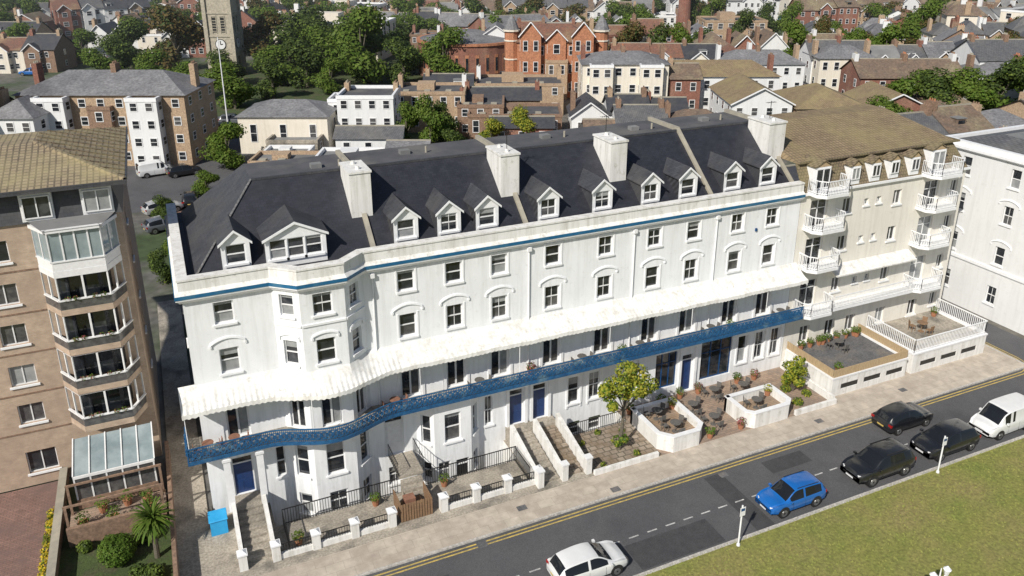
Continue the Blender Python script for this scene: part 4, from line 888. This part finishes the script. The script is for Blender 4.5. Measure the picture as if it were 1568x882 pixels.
house("mossy_roof_hall",92,58,-24,(-7,0,9,14,5.2,'front',2.4,white2,moss2,2,4),(3.6,-1,11,13,4.6,'hip',2.4,brick_t,moss2,2,4),(14,-1,9,11,4.4,'front',2.2,brick_r,moss2,2,4),(23,0,8,10,4.2,'hip',2,brick_r,browntile,2,3))
house("mossy_roof_hall",90,77,-24,(0,0,22,9,6.0,'hip',2.2,white2,moss2,2,8,2))
house("slate_roof_house",122,64,-24,(0,0,18,9,5.6,'gable',2.6,brick_r,browntile,2,7,3),(16,0,9,9,6,'hip',2,white2,greytile,2,4,2))
house("slate_roof_house",108,86,-24,(0,0,16,9,5.6,'hip',2.2,white2,greytile,2,7,3),(17,2,11,9,6.4,'hip',2,cream,greytile,2,5,2))
house("slate_roof_house",142,60,-24,(0,0,13,10,8,'gable',3,white2,slate_g,3,5,3),(12,0,8,8,8.6,'hip',2,white2,greytile,3,3,2))
house("terraced_houses",88,34,-6,(0,0,8,8,5,'gable',2.4,white2,slate_g,2,3,2),(8,.5,7,8,5.4,'gable',2.4,cream,browntile,2,3,1),(15.5,0,8,8,5,'hip',2,white2,greytile,2,3,1),(24,0,8,9,5.6,'gable',2.4,brick_t,slate_m,2,3,1))
house("terraced_houses",96,20,-6,(0,0,9,8,6,'flat',.6,white2,felt,2,3,2),(9.5,.5,8,8,6.4,'hip',2,white2,slate_g,2,3,1),(18,0,9,9,6,'gable',2.4,cream,slate_m,2,3,1))
mb=MB();stn=M("grey_stone",(.44,.40,.32),(.34,.31,.25),1.5,.9,fine=3)
w=2.7
mb.box(-w,w,-w,w,-.1,18,stn)
for e in(-1,1):
    for f in(-1,1): mb.box(e*w-.4,e*w+.4,f*w-.4,f*w+.4,-.1,19,stn);mb.hexa([(e*w-.35,f*w-.35,19),(e*w+.35,f*w-.35,19),(e*w+.35,f*w+.35,19),(e*w-.35,f*w+.35,19)]+[(e*w-.02,f*w-.02,21.4),(e*w+.02,f*w-.02,21.4),(e*w+.02,f*w+.02,21.4),(e*w-.02,f*w+.02,21.4)],stn)
for z in(4.9,8.4,13.2,18): mb.box(-w-.15,w+.15,-w-.15,w+.15,z-.15,z+.15,stn)
for d in((0,-1),(-1,0),(1,0)):
    U=(-d[1],d[0]);fr=((d[0]*w-U[0]*w,d[1]*w-U[1]*w),U,d)
    for u in(w-.9,w+.9):
        mb.lbox(fr,u-.42,u+.42,-.02,.02,9.2,12.3,black);mb.lbox(fr,u-.55,u-.42,-.02,.1,9.0,12.5,stn);mb.lbox(fr,u+.42,u+.55,-.02,.1,9.0,12.5,stn);mb.lbox(fr,u-.55,u+.55,-.02,.1,12.5,12.7,stn)
        for k in range(5): mb.lbox(fr,u-.42,u+.42,.0,.08,9.4+k*.55,9.52+k*.55,stn)
    O,U_,N_=fr;cx_,cy_=O[0]+U_[0]*w,O[1]+U_[1]*w
    mb.cyl((cx_,cy_,6.7),(cx_+d[0]*.1,cy_+d[1]*.1,6.7),1.15,1.15,24,black);mb.cyl((cx_,cy_,6.7),(cx_+d[0]*.13,cy_+d[1]*.13,6.7),1.0,1.0,24,white2);mb.bar((cx_+d[0]*.16,cy_+d[1]*.16,6.7),(cx_+d[0]*.16,cy_+d[1]*.16,7.5),.12,black);mb.bar((cx_+d[0]*.16,cy_+d[1]*.16,6.7),(cx_+d[0]*.16+U_[0]*.5,cy_+d[1]*.16+U_[1]*.5,6.8),.12,black)
    mb.lbox(fr,w-.5,w+.5,-.02,.04,1.5,4,black)
mb.obj("church_clock_tower",None,(15.2,147,0),math.radians(-24))
mb=MB();mb.cyl((0,0,0),(0,0,26),1.9,1.5,16,brick_r);mb.obj("brick_chimney_stack",None,(140,155,0))
mb=MB();mb.cyl((0,0,0),(0,0,14),.12,.06,8,trim);mb.obj("flagpole",None,(10,96,0))
sheet("park_grass",-2,66,104,165,-.10,garden);sheet("car_park",-6,12,56,104,-.11,asphalt);sheet("rear_yards",0,60,12.6,56,-.11,redpave)
for x,y,r,p,k in((-1.3,71,.2,p_white,'van'),(2,69.5,.2,p_black,'hatch'),(-1,55,.3,p_silver,'hatch'),(2,57,1.5,p_black,'hatch'),(9.5,92,-.3,p_black,'hatch'),(14,91,-.3,p_silver,'hatch'),(11,97,-.3,p_grey,'suv'),(26,63,-.3,p_black,'hatch'),(-1,49,.3,p_grey,'hatch'),(30,104,-.4,p_silver,'hatch'),(36,102,-.4,p_black,'suv'),(42,99,-.4,p_white,'hatch')): car("parked_car",x,y,r,p,k)
for i,(x,y,w_,d_,h_) in enumerate(((6,24,6,5,2.8),(14,22,7,5,3.2),(22,25,6,6,2.6),(30,24,7,5,3),(38,27,7,6,3),(47,26,7,7,3.4),(10,42,8,6,3),(20,44,7,6,3.4),(30,46,8,6,3),(40,46,8,6,3.2),(50,44,8,6,3.6),(60,42,8,7,3.6),(58,24,8,8,5))):
    house("rear_outbuilding",x,y,-2,(0,0,w_,d_,h_,('gable','flat','hip')[i%3],1.3 if i%3!=1 else 0,(brick_d,white2,brick_t)[i%3],(slate_m,felt_d,browntile)[i%3],1,2,0))
Fv=Vector((math.cos(math.radians(66)),math.sin(math.radians(66))));Rv=Vector((Fv.y,-Fv.x))
rg=random.Random(5)
def pal(r,rho):
    if r<-60: return [brick_r,brick_r,brick_d,brick_d,brick_t,white2,brick_r,cream],[slate_m,browntile,redtile,slate_m,slate_g]
    if r<10: return [white2,brick_r,brick_t,cream,brick_d,cream],[greytile,browntile,redtile,slate_m,slate_g,felt]
    return [white2,white2,cream,brick_r,brick_t,white2,brick_d,cream],[greytile,browntile,slate_g,slate_m,greytile,felt,slate_g,redtile]
def terrace_row(cx,cy,rot,n,wd,style,pl):
    mb=MB();x=-n*wd/2
    wm0=rg.choice(pl[0]);rm0=rg.choice(pl[1]);fl=rg.choice([2,2,2,3]);
    for i in range(n):
        wm=wm0 if rg.random()<.55 else rg.choice(pl[0]);rm=rm0 if rg.random()<.75 else rg.choice(pl[1])
        h=fl*2.7+rg.uniform(-.6,.5);d=rg.uniform(7.5,9.5)
        sty=style if rg.random()<.8 else rg.choice([0,1,2,3])
        block(mb,x+wd/2,rg.uniform(-.4,.4),wd-.02,d,h,('gable','hip','flat','front')[sty],rg.uniform(2.0,3.4) if sty!=2 else .7,wm,rm,fl,rg.choice([2,2,3]),rg.choice([1,1,2]),0,rg.uniform(.8,1.2))
        if sty==0 and rg.random()<.55: block(mb,x+wd*.35,-d/2-.6,wd*.5,1.5,h-.2,'front',1.6,wm,rm,fl,1,0,0,1.4)
        if rg.random()<.6: block(mb,x+wd*.5,6.5,wd*.5,5.0,h*.6,rg.choice(['gable','flat']),1.2,wm,rm,fl-1 or 1,1,0)
        x+=wd
    mb.obj("terraced_houses",None,(cx,cy,0),rot)
def bigblock(cx,cy,rot,pl):
    mb=MB();w_=rg.uniform(16,28);d_=rg.uniform(10,15);h_=rg.uniform(6,10);wm=rg.choice(pl[0])
    block(mb,0,0,w_,d_,h_,'flat',rg.uniform(.8,2),wm,rg.choice([felt,felt_d]),int(h_/3),int(w_/2.6),0,0,1.4)
    block(mb,w_*.35,-d_*.5-2,w_*.3,5,h_-2,'flat',.0,wm,felt,int(h_/3),3,0,0,1.2)
    mb.obj("commercial_building",None,(cx,cy,0),rot)
rho=162.0
while rho<450:
    r=-.74*rho
    while r<.76*rho:
        rc=r+20;ok=True
        if rho<200 and -84<rc<2: ok=False
        if rho<176 and rc<28: ok=False
        if ok:
            ang=math.radians(rg.choice([-24,-24,-24,-15,-32,12,66,50]) )
            c=Fv*rho+Rv*(rc+rg.uniform(-5,5))+Fv*rg.uniform(-4,4);pl=pal(rc,rho)
            if rg.random()<.14 and rc>-60: bigblock(c.x,c.y-39,ang,pl)
            elif abs(ang)<.7:
                n=rg.choice([4,5,6]);terrace_row(c.x,c.y-39,ang,n,rg.uniform(5.6,7.2),rg.choice([0,0,0,1,3,2]),pl)
            else:
                terrace_row(c.x,c.y-39,ang,3,6.5,0,pl)
                c2=c+Rv*16;terrace_row(c2.x,c2.y-39,ang,3,6.5,1,pl)
            for k in range(rg.choice([2,3,4,5]) if rc<40 else rg.choice([1,2,3,4])):
                q=c+Fv*rg.uniform(8,11)+Rv*rg.uniform(-20,20);tree(q.x,q.y-39,rg.uniform(7,12.5),rg.uniform(3.5,6.5),rg.choice('gdggb'))
            if rho<300:
                for k in range(3):
                    q=c-Fv*rg.uniform(7.5,8.5)+Rv*rg.uniform(-18,18);car("parked_car",q.x,q.y-39,math.radians(-24)+rg.choice([0,pi]),rg.choice([p_white,p_black,p_silver,p_grey,p_red,p_blue]),rg.choice(['hatch','suv']))
        r+=40+rg.uniform(0,5)
    rho+=19+rho*.012
# ------------------------------------------------------------------ haze, camera, light, world
hz=MB();hz.box(-600,900,100,900,-5,60,trim)
hm=bpy.data.materials.new("haze_volume");hm.use_nodes=True;nt=hm.node_tree;nt.nodes.remove(nt.nodes["Principled BSDF"])
vs=nt.nodes.new("ShaderNodeVolumeScatter");vs.inputs["Color"].default_value=(.85,.92,1,1);vs.inputs["Density"].default_value=.0007;vs.inputs["Anisotropy"].default_value=.2
nt.links.new(vs.outputs[0],nt.nodes["Material Output"].inputs["Volume"])
ho=hz.obj("atmospheric_haze");ho.data.materials.clear();ho.data.materials.append(hm)
cam=bpy.data.cameras.new("camera");co=bpy.data.objects.new("camera",cam);SC.collection.objects.link(co);SC.camera=co
th=math.atan(438/1233);F=Vector((.4074,.9132,0));D=F*math.cos(th)-Vector((0,0,1))*math.sin(th)
co.location=(0,-39,30);co.rotation_euler=D.to_track_quat('-Z','Y').to_euler()
cam.sensor_width=36;cam.lens=36*1233/1568;cam.shift_y=-113/1568;cam.clip_end=5000;cam.clip_start=.5
el=math.radians(40);dx,dy=.82,.57
sd=Vector((dx*math.cos(el),dy*math.cos(el),-math.sin(el)))
sl_=bpy.data.lights.new("sun",'SUN');sl_.energy=5.0;sl_.angle=math.radians(.5);sl_.color=(1,.945,.85)
so=bpy.data.objects.new("sun",sl_);SC.collection.objects.link(so);so.rotation_euler=sd.to_track_quat('-Z','Y').to_euler();so.location=(-30,-40,60)
W=bpy.data.worlds.new("World");SC.world=W;W.use_nodes=True;nt=W.node_tree;bg=nt.nodes["Background"]
sk=nt.nodes.new("ShaderNodeTexSky");sk.sky_type='NISHITA';sk.sun_disc=False;sk.sun_elevation=el;sk.sun_rotation=math.atan2(-dx,-dy)
nt.links.new(sk.outputs[0],bg.inputs[0]);bg.inputs[1].default_value=.075
SC.view_settings.view_transform='Standard';SC.view_settings.look='None';SC.view_settings.exposure=0
